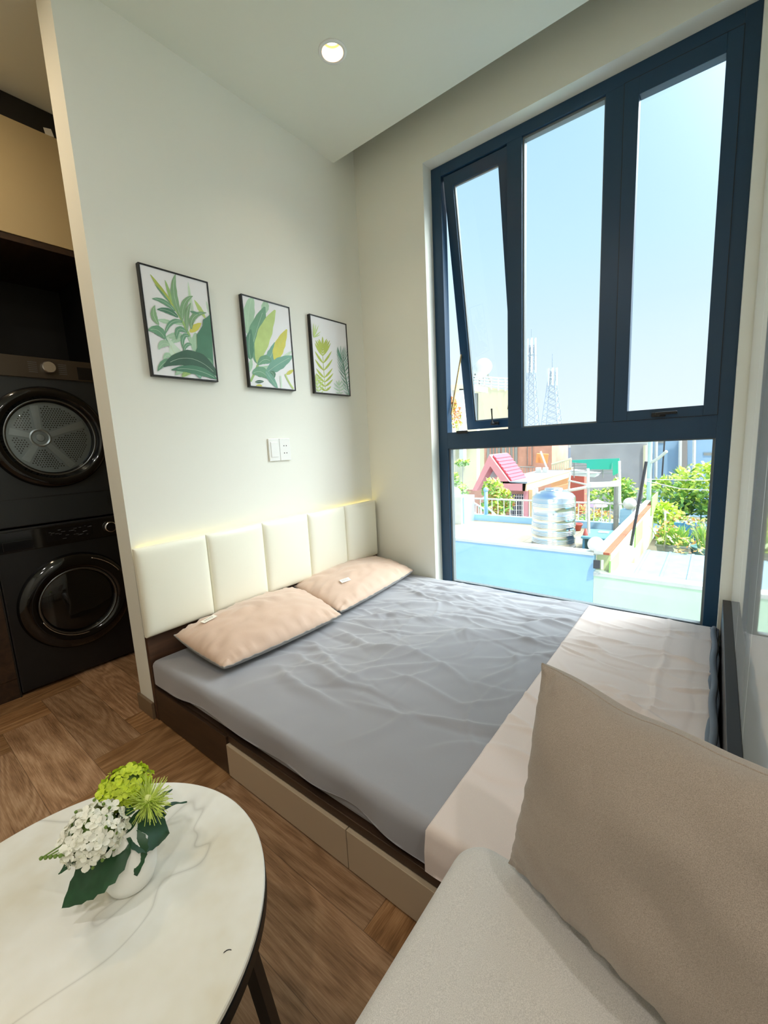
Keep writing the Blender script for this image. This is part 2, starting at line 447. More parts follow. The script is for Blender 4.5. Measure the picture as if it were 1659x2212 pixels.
# ------------------------------------------------------------------ window
FX = 0.0885; FD = 0.06
def rect_frame(bm, x0, x1, y0, y1, z0, z1, wy0, wy1, wz0, wz1, bev=0.0015):
    """frame in the yz plane; y0>y1"""
    box(bm, (x0, y0, z0), (x1, y0-wy0, z1), bev); box(bm, (x0, y1+wy1, z0), (x1, y1, z1), bev)
    box(bm, (x0, y0-wy0, z1-wz1), (x1, y1+wy1, z1), bev); box(bm, (x0, y0-wy0, z0), (x1, y1+wy1, z0+wz0), bev)
win = thing('window_1', (FX, (WL+WR)/2, WS), 'large dark framed window above the bed with three upper lights and one wide lower pane', 'window')
win['kind'] = 'structure'
b = BM()
rect_frame(b, FX, FX+FD, WL, WR, WS, WT, 0.067, 0.053, 0.045, 0.058)
box(b, (FX, WL-0.067, 1.135), (FX+FD, WR+0.053, 1.237))          # transom
box(b, (FX, -0.985, 1.237), (FX+FD, -1.066, WT-0.058), 0.0015)
box(b, (FX, -1.455, 1.237), (FX+FD, -1.532, WT-0.058), 0.0015)
obj('window_frame', b, M_frame, win)
b = BM(); rect_frame(b, FX+0.016, FX+0.05, WL-0.067, WR+0.053, WS+0.045, 1.135, 0.012, 0.010, 0.006, 0.006, 0)
rect_frame(b, FX+0.016, FX+0.05, -1.066, -1.455, 1.237, WT-0.058, 0.008, 0.006, 0.008, 0.012, 0)
obj('gasket', b, M_gasket, win, label='grey rubber gasket round the fixed panes')
def pane(y0, y1, z0, z1, par, x=FX+0.032):
    b = BM(); box(b, (x, y0, z0), (x+0.004, y1, z1)); return obj('pane', b, M_glass, par)
pane(WL-0.07, WR+0.058, WS+0.04, 1.138, win)
pane(-1.068, -1.453, 1.236, WT-0.056, win)
# closed right casement
s3 = BM(); rect_frame(s3, FX-0.004, FX+0.045, -1.531, -1.942, 1.2365, 2.718, 0.060, 0.052, 0.046, 0.071)
s3o = obj('casement', s3, M_frame, win)
pane(-1.588, -1.893, 1.28, 2.65, s3o)
def handle(par, y, z, up, mt_=None):
    b = BM()
    box(b, (FX-0.022, y-0.028, z-0.012), (FX-0.004, y+0.028, z+0.010), 0.004)
    if up: tube(b, [(FX-0.03, y+0.006, z), (FX-0.034, y+0.010, z+0.04), (FX-0.03, y+0.016, z+0.085)], 0.006, 8)
    else: box(b, (FX-0.036, y-0.075, z-0.004), (FX-0.022, y+0.012, z+0.010), 0.004)
    tube(b, [(FX-0.004, y, z), (FX-0.034, y, z)], 0.009, 10)
    return obj('handle', b, M_black, par)
handle(s3o, -1.722, 1.256, False)
b = BM()
for y0_, y1_, z0_, z1_ in ((-1.5305, -1.5325, 1.237, 2.718), (-1.9405, -1.9425, 1.237, 2.718), (-1.5305, -1.9425, 1.2355, 1.2375), (-1.5305, -1.9425, 2.7165, 2.7185)):
    box(b, (FX-0.0044, y0_, z0_), (FX+0.001, y1_, z1_))
obj('joint', b, M_black, s3o)
# open left casement, hinged at the top and pushed out
TH = R(9.6); SL = 1.478; HX, HZ = FX+0.012, 2.712
def sashpt(u, y, d):                 # u down the sash, d outwards
    return Vector((HX + u*math.sin(TH) + d*math.cos(TH), y, HZ - u*math.cos(TH) + d*math.sin(TH)))
def sbox(bm, u0, u1, y0, y1, d0, d1, bev=0.0015):
    b2 = BM(); box(b2, (d0, y0, -u1), (d1, y1, -u0), bev)
    for v in b2.verts: v.co = sashpt(-v.co.z, v.co.y, v.co.x)
    merge(bm, b2)
s1 = BM()
SY0, SY1 = -0.594, -0.982
sbox(s1, 0, SL, SY0, SY0-0.058, 0, 0.045); sbox(s1, 0, SL, SY1+0.055, SY1, 0, 0.045)
sbox(s1, 0, 0.06, SY0-0.055, SY1+0.05, 0, 0.045); sbox(s1, SL-0.052, SL, SY0-0.055, SY1+0.05, 0, 0.045)
s1o = obj('casement', s1, M_frame, win, label='left casement tilted open to the outside')
b = BM(); sbox(b, 0.058, SL-0.05, SY0-0.056, SY1+0.053, 0.028, 0.032, 0); obj('pane', b, M_glass, s1o)
b = BM(); sbox(b, 0.058, SL-0.05, SY0-0.058, SY0-0.065, 0.012, 0.027, 0); sbox(b, 0.058, 0.066, SY0-0.06, SY1+0.053, 0.012, 0.027, 0)
sbox(b, SL-0.058, SL-0.05, SY0-0.06, SY1+0.053, 0.012, 0.027, 0)
obj('glazing_bead', b, M_gasket, s1o)
b = BM()
hp = sashpt(SL-0.03, -0.80, -0.012)
box(b, hp+Vector((-0.01, -0.026, -0.010)), hp+Vector((0.012, 0.026, 0.010)), 0.003)
tube(b, [hp, hp+Vector((-0.028, 0.004, 0.004)), hp+Vector((-0.016, 0.014, 0.095))], 0.006, 8)
obj('handle', b, M_black, s1o)
M_brass = plain('brass coloured stay', rgb(170, 150, 110), 0.35, metal=0.7)
for yy in (SY0-0.006, SY1+0.006):
    b = BM(); p0 = sashpt(0.98, yy, 0.01); p1 = Vector((FX+0.028, yy, 1.35))
    tube(b, [p0, p1], 0.006, 8); tube(b, [p0+Vector((-0.006, 0, -0.02)), p1+Vector((0.01, 0, 0.03))], 0.004, 8)
    obj('stay', b, M_brass, s1o, label='brass coloured stay arm')
b = BM(); box(b, (FX-0.014, -0.655, 1.226), (FX-0.001, -0.73, 1.244), 0.003); obj('striker', b, M_black, win)

# ------------------------------------------------------------------ glossy white wardrobe wall at the foot of the bed
WY = -2.035
wd = thing('wardrobe', (-0.82, WY-0.3, 0), 'glossy white wardrobe at the foot of the bed, mirroring the window', 'wardrobe')
b = BM(); box(b, (-1.64, WY-0.55, 0), (-0.005, WY-0.021, 2.895)); obj('carcass', b, M_wall, wd)
for xa, xb in ((-0.545, -0.006), (-1.088, -0.548), (-1.64, -1.091)):
    b = BM(); box(b, (xb, WY-0.02, 0.05), (xa, WY, 2.88), 0.001); obj('door', b, M_white_gloss, wd)

# ------------------------------------------------------------------ ceiling lamp
lamp = thing('ceiling_downlight', (LC.x, LC.y, H0), 'small round recessed downlight glowing warm in the white ceiling over the bed', 'lamp')
T = Matrix.Translation((LC.x, LC.y, H0))
b = BM(); lathe(b, [(LR-0.001, 0.0005), (LR, -0.004), (LR+0.014, -0.003), (LR+0.016, 0.0), (LR-0.001, 0.0005)], 48, T); obj('trim_ring', b, M_white_gloss, lamp, True)
b = BM(); lathe(b, [(LR-0.001, 0.0), (LR-0.004, 0.03), (LR-0.006, 0.062), (0.0005, 0.062)], 48, T); obj('reflector', b, M_lampin, lamp, True)
b = BM(); lathe(b, [(0.0005, 0.048), (0.030, 0.048), (0.036, 0.052), (0.036, 0.058)], 32, T); obj('bulb', b, M_lamp, lamp, True)
area((LC.x, LC.y, H0+0.047), (0.036, 0.036), 1.5, WARM)
for k, ((lx, ly), pwr) in enumerate(ROOM_LIGHTS[:3]):
    t = thing('ceiling_downlight', (lx, ly, H0-0.012), ['round ceiling downlight left of the coffee table', 'round ceiling downlight in the rear left part of the room', 'round ceiling downlight behind the sofa'][k], 'lamp')
    T = Matrix.Translation((lx, ly, H0))
    b = BM(); lathe(b, [(0.046, -0.001), (0.046, -0.011), (0.060, -0.008), (0.062, -0.001), (0.046, -0.001)], 32, T); obj('trim_ring', b, M_white_gloss, t, True)

# ================================================================== BED
bed = thing('bed', (-0.82, -1.0, 0), 'low dark wood bed with cream padded headboard and beige drawer fronts', 'bed')
b = BM()
box(b, (-1.606, -0.03, 0.0), (-0.012, -2.0, 0.165))
obj('bed_base', b, M_darkwood, bed)
b = BM(); box(b, (-1.618, -0.03, 0.006), (-1.606, -0.602, 0.158), 0.001); obj('side_panel', b, M_darkwood, bed)
b = BM(); box(b, (-1.612, -0.604, 0.137), (-1.606, -2.0, 0.165), 0.001); obj('side_rail', b, M_darkwood, bed)
for ya, yb in ((-0.606, -1.1985), (-1.2015, -1.795)):
    b = BM(); box(b, (-1.622, ya, 0.008), (-1.606, yb, 0.133), 0.0012); obj('drawer', b, M_beige, bed)
HB0, HB1 = -1.6286, -0.0286
b = BM(); box(b, (-1.6188, -0.028, 0.0), (-0.012, -0.002, 0.402), 0.001)
box(b, (-1.6188, -0.028, 0.402), (-0.012, -0.018, 0.785)); obj('headboard_board', b, M_darkwoodx, bed)
def pad(x0, x1, z0, z1, y0, th):
    b = BM(); n = 22; rows = []
    def prof(t):
        e = min(t, 1-t)*2; return (1-(1-min(1, e*5.0))**2.4)**0.5 if e < 0.2 else 1.0
    for j in range(n+1):
        row = []
        tz = 0.5-0.5*math.cos(PI*j/n)
        for i in range(n+1):
            tx = 0.5-0.5*math.cos(PI*i/n)
            h = min(prof(tx), 1)*min(prof(tz), 1)
            bulge = 0.012*(math.sin(PI*tx)*math.sin(PI*tz))**0.7
            row.append((x0+(x1-x0)*tx, y0-th*0.55 - (th*0.45-0.003)*h-bulge*h, z0+(z1-z0)*tz))
        rows.append(row)
    V_ = quadstrip(b, rows)
    bd = [e for e in b.edges if e.is_boundary]
    r = bmesh.ops.extrude_edge_only(b, edges=bd)
    for v in [g for g in r['geom'] if isinstance(g, bmesh.types.BMVert)]: v.co.y = y0
    return b
for i in range(5):
    x0 = HB0+0.32*i+0.0015; x1 = HB0+0.32*(i+1)-0.0015
    obj('headboard_pad', pad(x0, x1, 0.402, 0.7977, -0.0285, 0.035), M_leather, bed, True, label='cream leatherette pad of the headboard')
b = BM(); box(b, (-1.60, -2.006, 0.0), (-0.012, -2.0345, 0.425), 0.001); obj('footboard', b, plain('black brown board', rgb(30, 23, 19), 0.45), bed)
strip = BM(); box(strip, (-1.60, -0.016, 0.774), (-0.03, -0.004, 0.780))
tag(obj('led_strip', strip, M_led), 'glowing warm yellow light strip along the top of the cream headboard', 'light strip')

# -------- mattress with wrinkled grey sheet
MX0, MX1, MY0, MY1, MZ = -1.614, -0.004, -0.034, -1.99, 0.292
def strokes(n, seed, region, ang, amp, wid, length):
    r = np.random.RandomState(seed); out = []
    for _ in range(n):
        x = r.uniform(region[0], region[1]); y = r.uniform(region[2], region[3])
        a = r.uniform(*ang); L = r.uniform(*length); out.append((x, y, a, L, r.uniform(*amp)*r.choice([1, 1, 1, -0.7]), r.uniform(*wid), r.uniform(-1.0, 1.0)))
    return out
def eval_strokes(X, Y, st):
    Hh = np.zeros_like(X)
    for x, y, a, L, am, wd_, cu in st:
        dx = X-x; dy = Y-y; s = dx*math.cos(a)+dy*math.sin(a); t = -dx*math.sin(a)+dy*math.cos(a)
        t = t - cu*(s*s)/max(L, .05)*0.35 - 0.006*np.sin(s*21+x*9)
        g = np.where(t > 0, np.exp(-(t/wd_)**2), np.exp(-(t/(wd_*2.4))**2))
        Hh += am*g*np.exp(-(s/L)**4)
    return Hh
SHEET_ST = (strokes(34, 3, (-1.4, -0.1, -1.5, -0.3), (R(-75), R(-20)), (.0035, .008), (.006, .012), (.08, .26))
    + strokes(42, 5, (-1.3, -0.02, -1.5, -0.35), (R(-100), R(-60)), (.003, .007), (.005, .012), (.10, .32))
    + strokes(26, 8, (-0.45, -0.02, -1.5, -0.4), (R(-95), R(-84)), (.003, .007), (.006, .012), (.15, .4))
    + strokes(26, 9, (-1.3, -0.4, -1.4, -0.6), (R(-20), R(40)), (.002, .005), (.005, .009), (.06, .18))
    + strokes(12, 12, (-1.4, -0.3, -1.4, -0.5), (R(-80), R(-10)), (.006, .012), (.022, .045), (.15, .35)))
for kx, ky, k_a in ((-0.9, -0.57, -75), (-0.82, -0.6, -55), (-0.98, -0.6, -95), (-1.15, -0.6, -110), (-1.25, -0.62, -100), (-0.75, -0.58, -40), (-0.55, -0.55, -60), (-0.35, -0.55, -75), (-0.65, -0.6, -80), (-1.38, -0.66, -95), (-0.2, -0.5, -85)):
    a = R(k_a); SHEET_ST.append((kx+0.12*math.cos(a), ky+0.12*math.sin(a), a, 0.19, 0.013, 0.014, 0.3))
def mnz(X, Y, sc_, z):
    o = np.empty(X.size)
    for i, (a, b_) in enumerate(zip(X.ravel(), Y.ravel())): o[i] = mnoise.noise((a*sc_, b_*sc_, z))
    return o.reshape(X.shape)
def sheet_height(X, Y):
    return eval_strokes(X, Y, SHEET_ST) + 0.006*mnz(X, Y, 3.2, 1.0) + 0.0018*mnz(X, Y, 14, 4.0)
def draped(x0, x1, y0, y1, top, Rr, dropx0, dropy0, dropx1, dropy1, hfun, nx, ny, hem=None):
    """cloth lying over a slab; coordinates fold down past each edge"""
    ex0 = dropx0; ex1 = dropx1
    U = np.concatenate([np.linspace(-ex0, 0.02, 16)[:-1], np.linspace(0.02, (x1-x0)-0.02, nx), np.linspace((x1-x0)-0.02, (x1-x0)+ex1, 8)[1:]])
    Ly = y0-y1
    V__ = np.concatenate([np.linspace(-dropy0, 0.02, 12)[:-1], np.linspace(0.02, Ly-0.02, ny), np.linspace(Ly-0.02, Ly+dropy1, 8)[1:]])
    UU, VV = np.meshgrid(U, V__)
    def fold(e):      # e>0 past the start of rounding -> (advance, drop)
        e = np.maximum(e, 0); q = Rr*PI/2
        ang = np.minimum(e/Rr, PI/2)
        return Rr*np.sin(ang), Rr*(1-np.cos(ang)) + np.maximum(e-q, 0)
    a0, d0 = fold(Rr-UU - Rr*0.0); a1, d1 = fold(UU-(x1-x0)+Rr)
    X = np.where(UU < Rr, x0+Rr-a0, np.where(UU > (x1-x0)-Rr, x1-Rr+a1, x0+UU))
    b0_, e0 = fold(Rr-VV); b1_, e1 = fold(VV-Ly+Rr)
    Y = np.where(VV < Rr, y0-Rr+b0_, np.where(VV > Ly-Rr, y1+Rr-b1_, y0-VV))
    D = np.maximum(np.maximum(d0, d1), np.maximum(e0, e1))
    Hh = hfun(x0+UU, y0-VV)
    fade = np.clip(1-D/0.02, 0, 1)
    Z = top - D + Hh*fade
    if hem is not None:
        Z = np.maximum(Z, hem(X, Y))
    return X, Y, Z, UU, VV, D
def grid_obj(X, Y, Z):
    b = BM(); quadstrip(b, [[(X[i, j], Y[i, j], Z[i, j]) for j in range(X.shape[1])] for i in range(X.shape[0])]); return b
hemf = lambda X, Y: 0.178 + 0.030*np.clip((-Y-0.05)/0.5, 0, 1) + 0.006*np.sin(Y*9) - 0.035*np.clip((-Y-1.25)/0.3, 0, 1)
X, Y, Z, UU, VV, D = draped(MX0, MX1, MY0, MY1, MZ, 0.03, 0.16, 0.10, 0.02, 0.05, sheet_height, 236, 280, hemf)
# loose folds of the hanging side
side = np.clip((D-0.012)/0.06, 0, 1)*(UU < 0.1)
X = X - side*(0.007*np.sin(Y*17+1.3*np.sin(Y*5)) + 0.001) * np.clip((-Y-0.1)/0.3, 0, 1)
matt = thing('mattress', (-0.82, -1.0, 0.165), 'thin mattress under a wrinkled grey fitted sheet on the low bed', 'mattress')
obj('fitted_sheet', grid_obj(X, Y, Z), M_sheet, matt, True)
b = BM(); box(b, (-1.60, -0.05, 0.166), (-0.02, -1.98, 0.262), 0.02); obj('foam_core', b, M_sheet, matt)

# -------- folded beige blanket across the foot
BST = (strokes(20, 21, (-1.5, -0.1, -1.9, -1.5), (R(-20), R(25)), (.0015, .003), (.005, .010), (.04, .14)) +
       strokes(46, 22, (-1.4, -0.1, -1.95, -1.5), (R(-115), R(-65)), (.004, .009), (.004, .009), (.05, .17)))
BST += [(-0.75, -1.825, 0.0, 0.9, 0.006, 0.006, 0.02), (-0.5, -1.60, R(8), 0.35, 0.002, 0.005, 0.1), (-0.7, -1.93, 0.01, 0.8, -0.002, 0.006, 0.0)]
def bl_h(X, Y): return eval_strokes(X, Y, BST) + 0.004*mnz(X, Y, 4.0, 7.0)
X, Y, Z, UU, VV, D = draped(-1.624, -0.05, -1.468, -1.982, 0.306, 0.012, 0.17, 0.006, 0.02, 0.01, bl_h, 240, 76)
endl = np.clip((UU+0.02)/0.05, 0, 1)
hem_b = 0.188 + 0.01*np.sin(Y*11)
Z = np.maximum(Z, np.where(UU < 0.03, hem_b, 0.285))
X = X - np.clip((D-0.01)/0.05, 0, 1)*(UU < 0.03)*(0.005+0.006*np.sin(Y*24))
bl = thing('blanket', (-0.83, -1.73, 0.29), 'folded pale beige blanket laid across the foot of the bed', 'blanket')
obj('cover', grid_obj(X, Y, Z), M_blanket, bl, True)
b = BM()
for q, (yo, zo, rr) in enumerate(((-1.984, 0.311, 0.010), (-1.990, 0.300, 0.009), (-1.978, 0.297, 0.011))):
    pts = [(-1.40+1.33*t/40, yo+0.003*math.sin(t*0.7+q*2), zo+0.003*math.sin(t*0.45+q)) for t in range(41)]
    tube(b, pts, rr, 8)
obj('lining', b, M_lining, bl, True, label='slate blue lining showing along the folded edge')

# -------- pillows from four corners
def pillow_mesh(c, th_up, th_dn, n=56, mm=48, seed=1, amp=0.003, pinch=0.035, up=(0, 0, 1), puck=0.004, hexp=0.5, lump=0.006, wav=0.0):
    """c: BL, FL, FR, BR corners"""
    c = [Vector(p) for p in c]; up = Vector(up)
    def P(s, t): return c[0]*(1-s)*(1-t)+c[3]*s*(1-t)+c[1]*(1-s)*t+c[2]*s*t
    ce = P(.5, .5)
    top = []; bot = []
    for j in range(mm+1):
        t = 0.5-0.5*math.cos(PI*j/mm); rt = []; rb = []
        for i in range(n+1):
            s = 0.5-0.5*math.cos(PI*i/n)
            p = P(s, t)
            ein = pinch*((1-(2*t-1)**2)*(abs(2*s-1)**6) ); einy = pinch*((1-(2*s-1)**2)*(abs(2*t-1)**6))
            p = p + (P(0.5, t)-P(s, t)).normalized()*ein + (P(s, 0.5)-P(s, t)).normalized()*einy if 0 < abs(s-.5) else p
            a = max(0.0, 1-(2*s-1)**2); b_ = max(0.0, 1-(2*t-1)**2)
            h = (a**hexp)*(b_**hexp)
            edge = min(min(s, 1-s)*2, min(t, 1-t)*2)
            w1 = mnoise.noise((s*4+seed, t*4, seed*3.1))*lump*h
            puckr = puck*math.exp(-((edge-0.10)/0.10)**2)*(mnoise.noise((s*26+seed, t*3, 5.0)) if min(t, 1-t) < min(s, 1-s) else mnoise.noise((s*3, t*22+seed, 9.0)))
            cr_ = amp*abs(mnoise.noise((s*7+2*t+seed, t*6-s*3, 2.0)))*h
            e4 = wav*(mnoise.noise((s*5+seed, t*5, 11.0)))*(1-h)
            p = p + (P(s, 1.0)-P(s, 0.0)).normalized()*e4
            rt.append(p + up*(th_up*h + w1 + puckr + cr_)); rb.append(p - up*(th_dn*(a*b_)**0.2))
        top.append(rt); bot.append(rb)
    return top, bot
def make_pillow(name, corners, label, tagpos, tagrot, seed):
    t = thing(name, Vector([sum(c[i] for c in corners)/4 for i in range(3)])-Vector((0, 0, 0.05)), label, 'pillow', 'pillows against the headboard')
    top, bot = pillow_mesh(corners, 0.085, 0.030, seed=seed, pinch=-0.008, amp=0.018, puck=0.016, hexp=0.48)
    b = BM(); quadstrip(b, top); pil = obj('pillowcase', b, M_pillow, t, True)
    b = BM(); quadstrip(b, bot); obj('underside', b, M_piping, t, True, label='grey underside and border of the pillow')
    # side gusset + piping
    n = len(top[0])-1; mm = len(top)-1
    loop = [top[0][i] for i in range(n+1)] + [top[j][n] for j in range(1, mm+1)] + [top[mm][i] for i in range(n-1, -1, -1)] + [top[j][0] for j in range(mm-1, 0, -1)]
    b = BM(); tube(b, loop+[loop[0]], 0.0028, 6, caps=False); obj('piping', b, M_piping, t, True)
    # woven label
    s, tt = tagpos; i = int(s*n); j = int(tt*mm)
    cx = top[j][i]; ux = (top[j][min(n, i+3)]-top[j][max(0, i-3)]).normalized(); uy = (top[min(mm, j+3)][i]-top[max(0, j-3)][i]).normalized()
    nn = ux.cross(uy); nn = nn if nn.z > 0 else -nn
    ux2 = ux*math.cos(tagrot)+uy*math.sin(tagrot); uy2 = nn.cross(ux2)
    b = BM(); c0 = cx + nn*0.004
    prism(b, [c0+ux2*sx*0.033+uy2*sy*0.017 for sx, sy in ((-1, -1), (1, -1), (1, 1), (-1, 1))], nn*0.0012); tg = obj('label_patch', b, M_tag, t)
    b = BM()
    for q in range(3):
        for w_ in range(5):
            L0 = -0.022+w_*0.0088
            cc = c0+nn*0.0013+uy2*(0.007-q*0.006)
            prism(b, [cc+ux2*L0, cc+ux2*(L0+0.005+0.002*((w_+q) % 2)), cc+ux2*(L0+0.005+0.002*((w_+q) % 2))+uy2*0.0018, cc+ux2*L0+uy2*0.0018], nn*0.0002)
    obj('print', b, M_ink, tg)
    return t
zc = lambda px, py, z: at(px, py, 2, z)
make_pillow('pillow', [zc(376, 1372, 0.385), zc(484, 1443, 0.336), zc(737, 1328, 0.336), zc(632, 1270, 0.39)],
            'rosy beige pillow nearest the partition end with a white label near its back left corner', (0.27, 0.37), 0.0, 2)
make_pillow('pillow', [zc(634, 1266, 0.385), zc(736, 1322, 0.336), zc(893, 1232, 0.336), zc(805, 1205, 0.37)],
            'rosy beige pillow nearest the window corner with a white label on its middle left', (0.33, 0.64), 0.35, 5)

# ================================================================== PICTURES
GREENS = {'pale': (205, 226, 206), 'mint': (172, 206, 176), 'green': (134, 172, 130), 'leaf': (112, 160, 128), 'deep': (82, 132, 106),
          'dark': (66, 102, 84), 'lime': (190, 212, 130), 'yell': (214, 208, 92), 'olive': (176, 190, 84), 'teal': (118, 168, 148), 'stem': (158, 192, 120), 'paper': (238, 238, 240)}
GM = {k: plain('print '+k, rgb(*v), 0.55, var=(0.0 if k == 'paper' else 0.10), vscale=14) for k, v in GREENS.items()}
GK = list(GREENS.keys())
PY = -0.0205
def picture(rect, leaves, label, crop):
    """leaves drawn in the coordinates of a close-up; crop = (x0, y0, scale)"""
    x0, x1, z0, z1 = rect
    t = thing('framed_picture', ((x0+x1)/2, 0, z0), label, 'picture', 'framed leaf prints on the headboard wall')
    b = BM(); fw = 0.0065; fy0, fy1 = -0.024, -0.001
    box(b, (x0, fy0, z0), (x0+fw, fy1, z1), 0.001); box(b, (x1-fw, fy0, z0), (x1, fy1, z1), 0.001)
    box(b, (x0+fw, fy0, z1-fw), (x1-fw, fy1, z1), 0.001); box(b, (x0+fw, fy0, z0), (x1-fw, fy1, z0+fw), 0.001)
    obj('frame', b, M_black, t)
    b = BM(); box(b, (x0+fw, PY, z0+fw), (x1-fw, -0.002, z1-fw), mi=GK.index('paper'))
    ix0, ix1, iz0, iz1 = x0+fw+0.001, x1-fw-0.001, z0+fw+0.001, z1-fw-0.001
    def P(q):
        if crop is None: p = (x0+q[0]*(x1-x0), z0+q[1]*(z1-z0))
        else:
            w_ = at(crop[0]+q[0]/crop[2], crop[1]+q[1]/crop[2], 1, PY); p = (w_.x, w_.z)
        return (min(max(p[0], ix0), ix1), min(max(p[1], iz0), iz1))
    lay = [0]
    def poly(pts, colr):
        lay[0] += 1; y = PY-0.00006*lay[0]
        vs = []
        for p in pts:
            if not vs or (Vector((p[0], y, p[1]))-vs[-1]).length > 1e-5: vs.append(Vector((p[0], y, p[1])))
        return vs
    for lf in leaves:
        kind = lf[0]; lay[0] += 1; y = PY-0.00005*lay[0]; mi = GK.index(lf[-1])
        if kind == 'poly':
            pts = [Vector((*P(q), 0)) for q in lf[1]]
            vs = [b.verts.new((p.x, y, p.y)) for p in pts]
            try:
                f = b.faces.new(vs); f.material_index = mi; bmesh.ops.triangulate(b, faces=[f])
            except ValueError: pass
            continue
        base, ctrl, tip, wd_ = lf[1:5]
        if ctrl is None: ctrl = ((base[0]+tip[0])/2, (base[1]+tip[1])/2)
        n = 16; L = []; Rr = []; Cc = []
        for i in range(n+1):
            s = i/n
            p = [(1-s)**2*base[k]+2*s*(1-s)*ctrl[k]+s*s*tip[k] for k in (0, 1)]
            d = [2*(1-s)*(ctrl[k]-base[k])+2*s*(tip[k]-ctrl[k]) for k in (0, 1)]
            dl = math.hypot(*d) or 1; nx_, ny_ = -d[1]/dl, d[0]/dl
            if kind == 'leaf': wv = wd_*0.5*(math.sin(PI*min(1, s*0.96+0.02))**0.75)*(1-0.25*s)*(1+0.05*math.sin(s*25))
            else: wv = wd_*0.5
            L.append(P((p[0]+nx_*wv, p[1]+ny_*wv))); Rr.append(P((p[0]-nx_*wv, p[1]-ny_*wv))); Cc.append(P(p))
        for i in range(n):
            for A_ in (L, Rr):
                if abs(A_[i][0]-A_[i+1][0])+abs(A_[i][1]-A_[i+1][1])+abs(A_[i][0]-Cc[i][0]) < 1e-6: continue
                vs = [b.verts.new((q[0], y, q[1])) for q in (Cc[i], Cc[i+1], A_[i+1], A_[i])]
                f = b.faces.new(vs); f.material_index = mi
        if kind == 'leaf' and wd_ > 60 or (crop is None and wd_ > .12):      # pale midrib
            lay[0] += 1; y2 = y-0.00005; rm = GK.index('pale' if lf[-1] in ('mint', 'green', 'leaf', 'deep', 'dark', 'teal') else 'lime')
            for i in range(1, n-2):
                a0, a1 = Vector(Cc[i]), Vector(Cc[i+1]); dd = (a1-a0)
                if dd.length < 1e-6: continue
                nn = Vector((-dd.y, dd.x)).normalized()*0.0006
                vs = [b.verts.new((q.x, y2, q.y)) for q in (a0-nn, a1-nn, a1+nn, a0+nn)]
                b.faces.new(vs).material_index = rm
    me_o = obj('print', b, [GM[k] for k in GK], t)
    return t
def flip(l): return l
P1 = [
 ('leaf', (980, 1100), (900, 700), (870, 400), 70, 'pale'), ('leaf', (1180, 1050), None, (980, 720), 80, 'lime'),
 ('leaf', (1260, 1000), None, (1190, 740), 50, 'pale'), ('leaf', (600, 1130), None, (330, 1070), 90, 'mint'), ('leaf', (800, 1170), (700, 1090), (560, 1130), 90, 'mint'),
 ('leaf', (900, 1290), None, (1100, 1130), 140, 'yell'), ('leaf', (760, 1330), None, (470, 1380), 130, 'mint'), ('leaf', (780, 1420), (650, 1380), (560, 1500), 130, 'mint'),
 ('stroke', (480, 1400), (640, 1600), (860, 1780), 90, 'pale'), ('leaf', (560, 1500), (600, 1700), (760, 1750), 160, 'pale'), ('leaf', (1000, 1300), (980, 1450), (1020, 1640), 130, 'mint'),
 ('stroke', (540, 700), (760, 1050), (900, 1370), 40, 'stem'), ('stroke', (880, 1360), (980, 1600), (1080, 1860), 60, 'mint'),
 ('stroke', (340, 1170), (420, 1290), (540, 1520), 16, 'leaf'),
 ('leaf', (610, 830), (400, 560), (200, 270), 80, 'olive'), ('leaf', (560, 780), None, (280, 450), 34, 'leaf'), ('leaf', (600, 800), (520, 560), (460, 370), 60, 'stem'),
 ('leaf', (750, 1040), (540, 560), (645, 270), 130, 'green'), ('leaf', (640, 920), (430, 690), (230, 700), 90, 'leaf'), ('leaf', (690, 1030), (520, 870), (320, 890), 110, 'deep'),
 ('leaf', (770, 1090), (740, 720), (950, 655), 130, 'green'), ('leaf', (860, 1280), (810, 950), (915, 775), 95, 'green'), ('leaf', (930, 1240), (880, 950), (1190, 950), 120, 'green'),
 ('leaf', (1060, 970), None, (900, 920), 50, 'leaf'),
 ('leaf', (770, 1110), (530, 1020), (455, 1350), 95, 'leaf'), ('leaf', (850, 1300), (640, 1130), (670, 1420), 120, 'leaf'), ('leaf', (890, 1370), (740, 1280), (775, 1580), 100, 'leaf'), ('leaf', (930, 1520), (820, 1460), (785, 1660), 80, 'leaf'),
 ('leaf', (350, 1160), (200, 980), (280, 820), 120, 'green'), ('leaf', (460, 1410), (340, 1180), (160, 1260), 180, 'leaf'), ('leaf', (540, 1530), (400, 1430), (350, 1600), 150, 'mint'),
 ('leaf', (580, 1760), (470, 1620), (440, 1800), 110, 'mint'), ('leaf', (560, 1790), (420, 1800), (330, 1980), 130, 'leaf'),
 ('leaf', (900, 1880), (760, 1930), (640, 2050), 150, 'mint'), ('leaf', (1020, 1900), (860, 1960), (760, 2090), 150, 'stem'), ('leaf', (1000, 1900), (1050, 2000), (1090, 2110), 140, 'teal'),
 ('poly', [(1262, 985), (1190, 1035), (1130, 1070), (1120, 1180), (1020, 1340), (1030, 1560), (980, 1680), (1010, 1790), (1100, 1860), (1320, 1960), (1290, 1400)], 'deep'),
 ('leaf', (1300, 1950), (1220, 1700), (1120, 1880), 130, 'leaf'),
 ('leaf', (1370, 2050), (900, 1540), (430, 1900), 330, 'dark'), ('leaf', (1370, 2120), (1000, 1880), (570, 1960), 170, 'deep'),
]
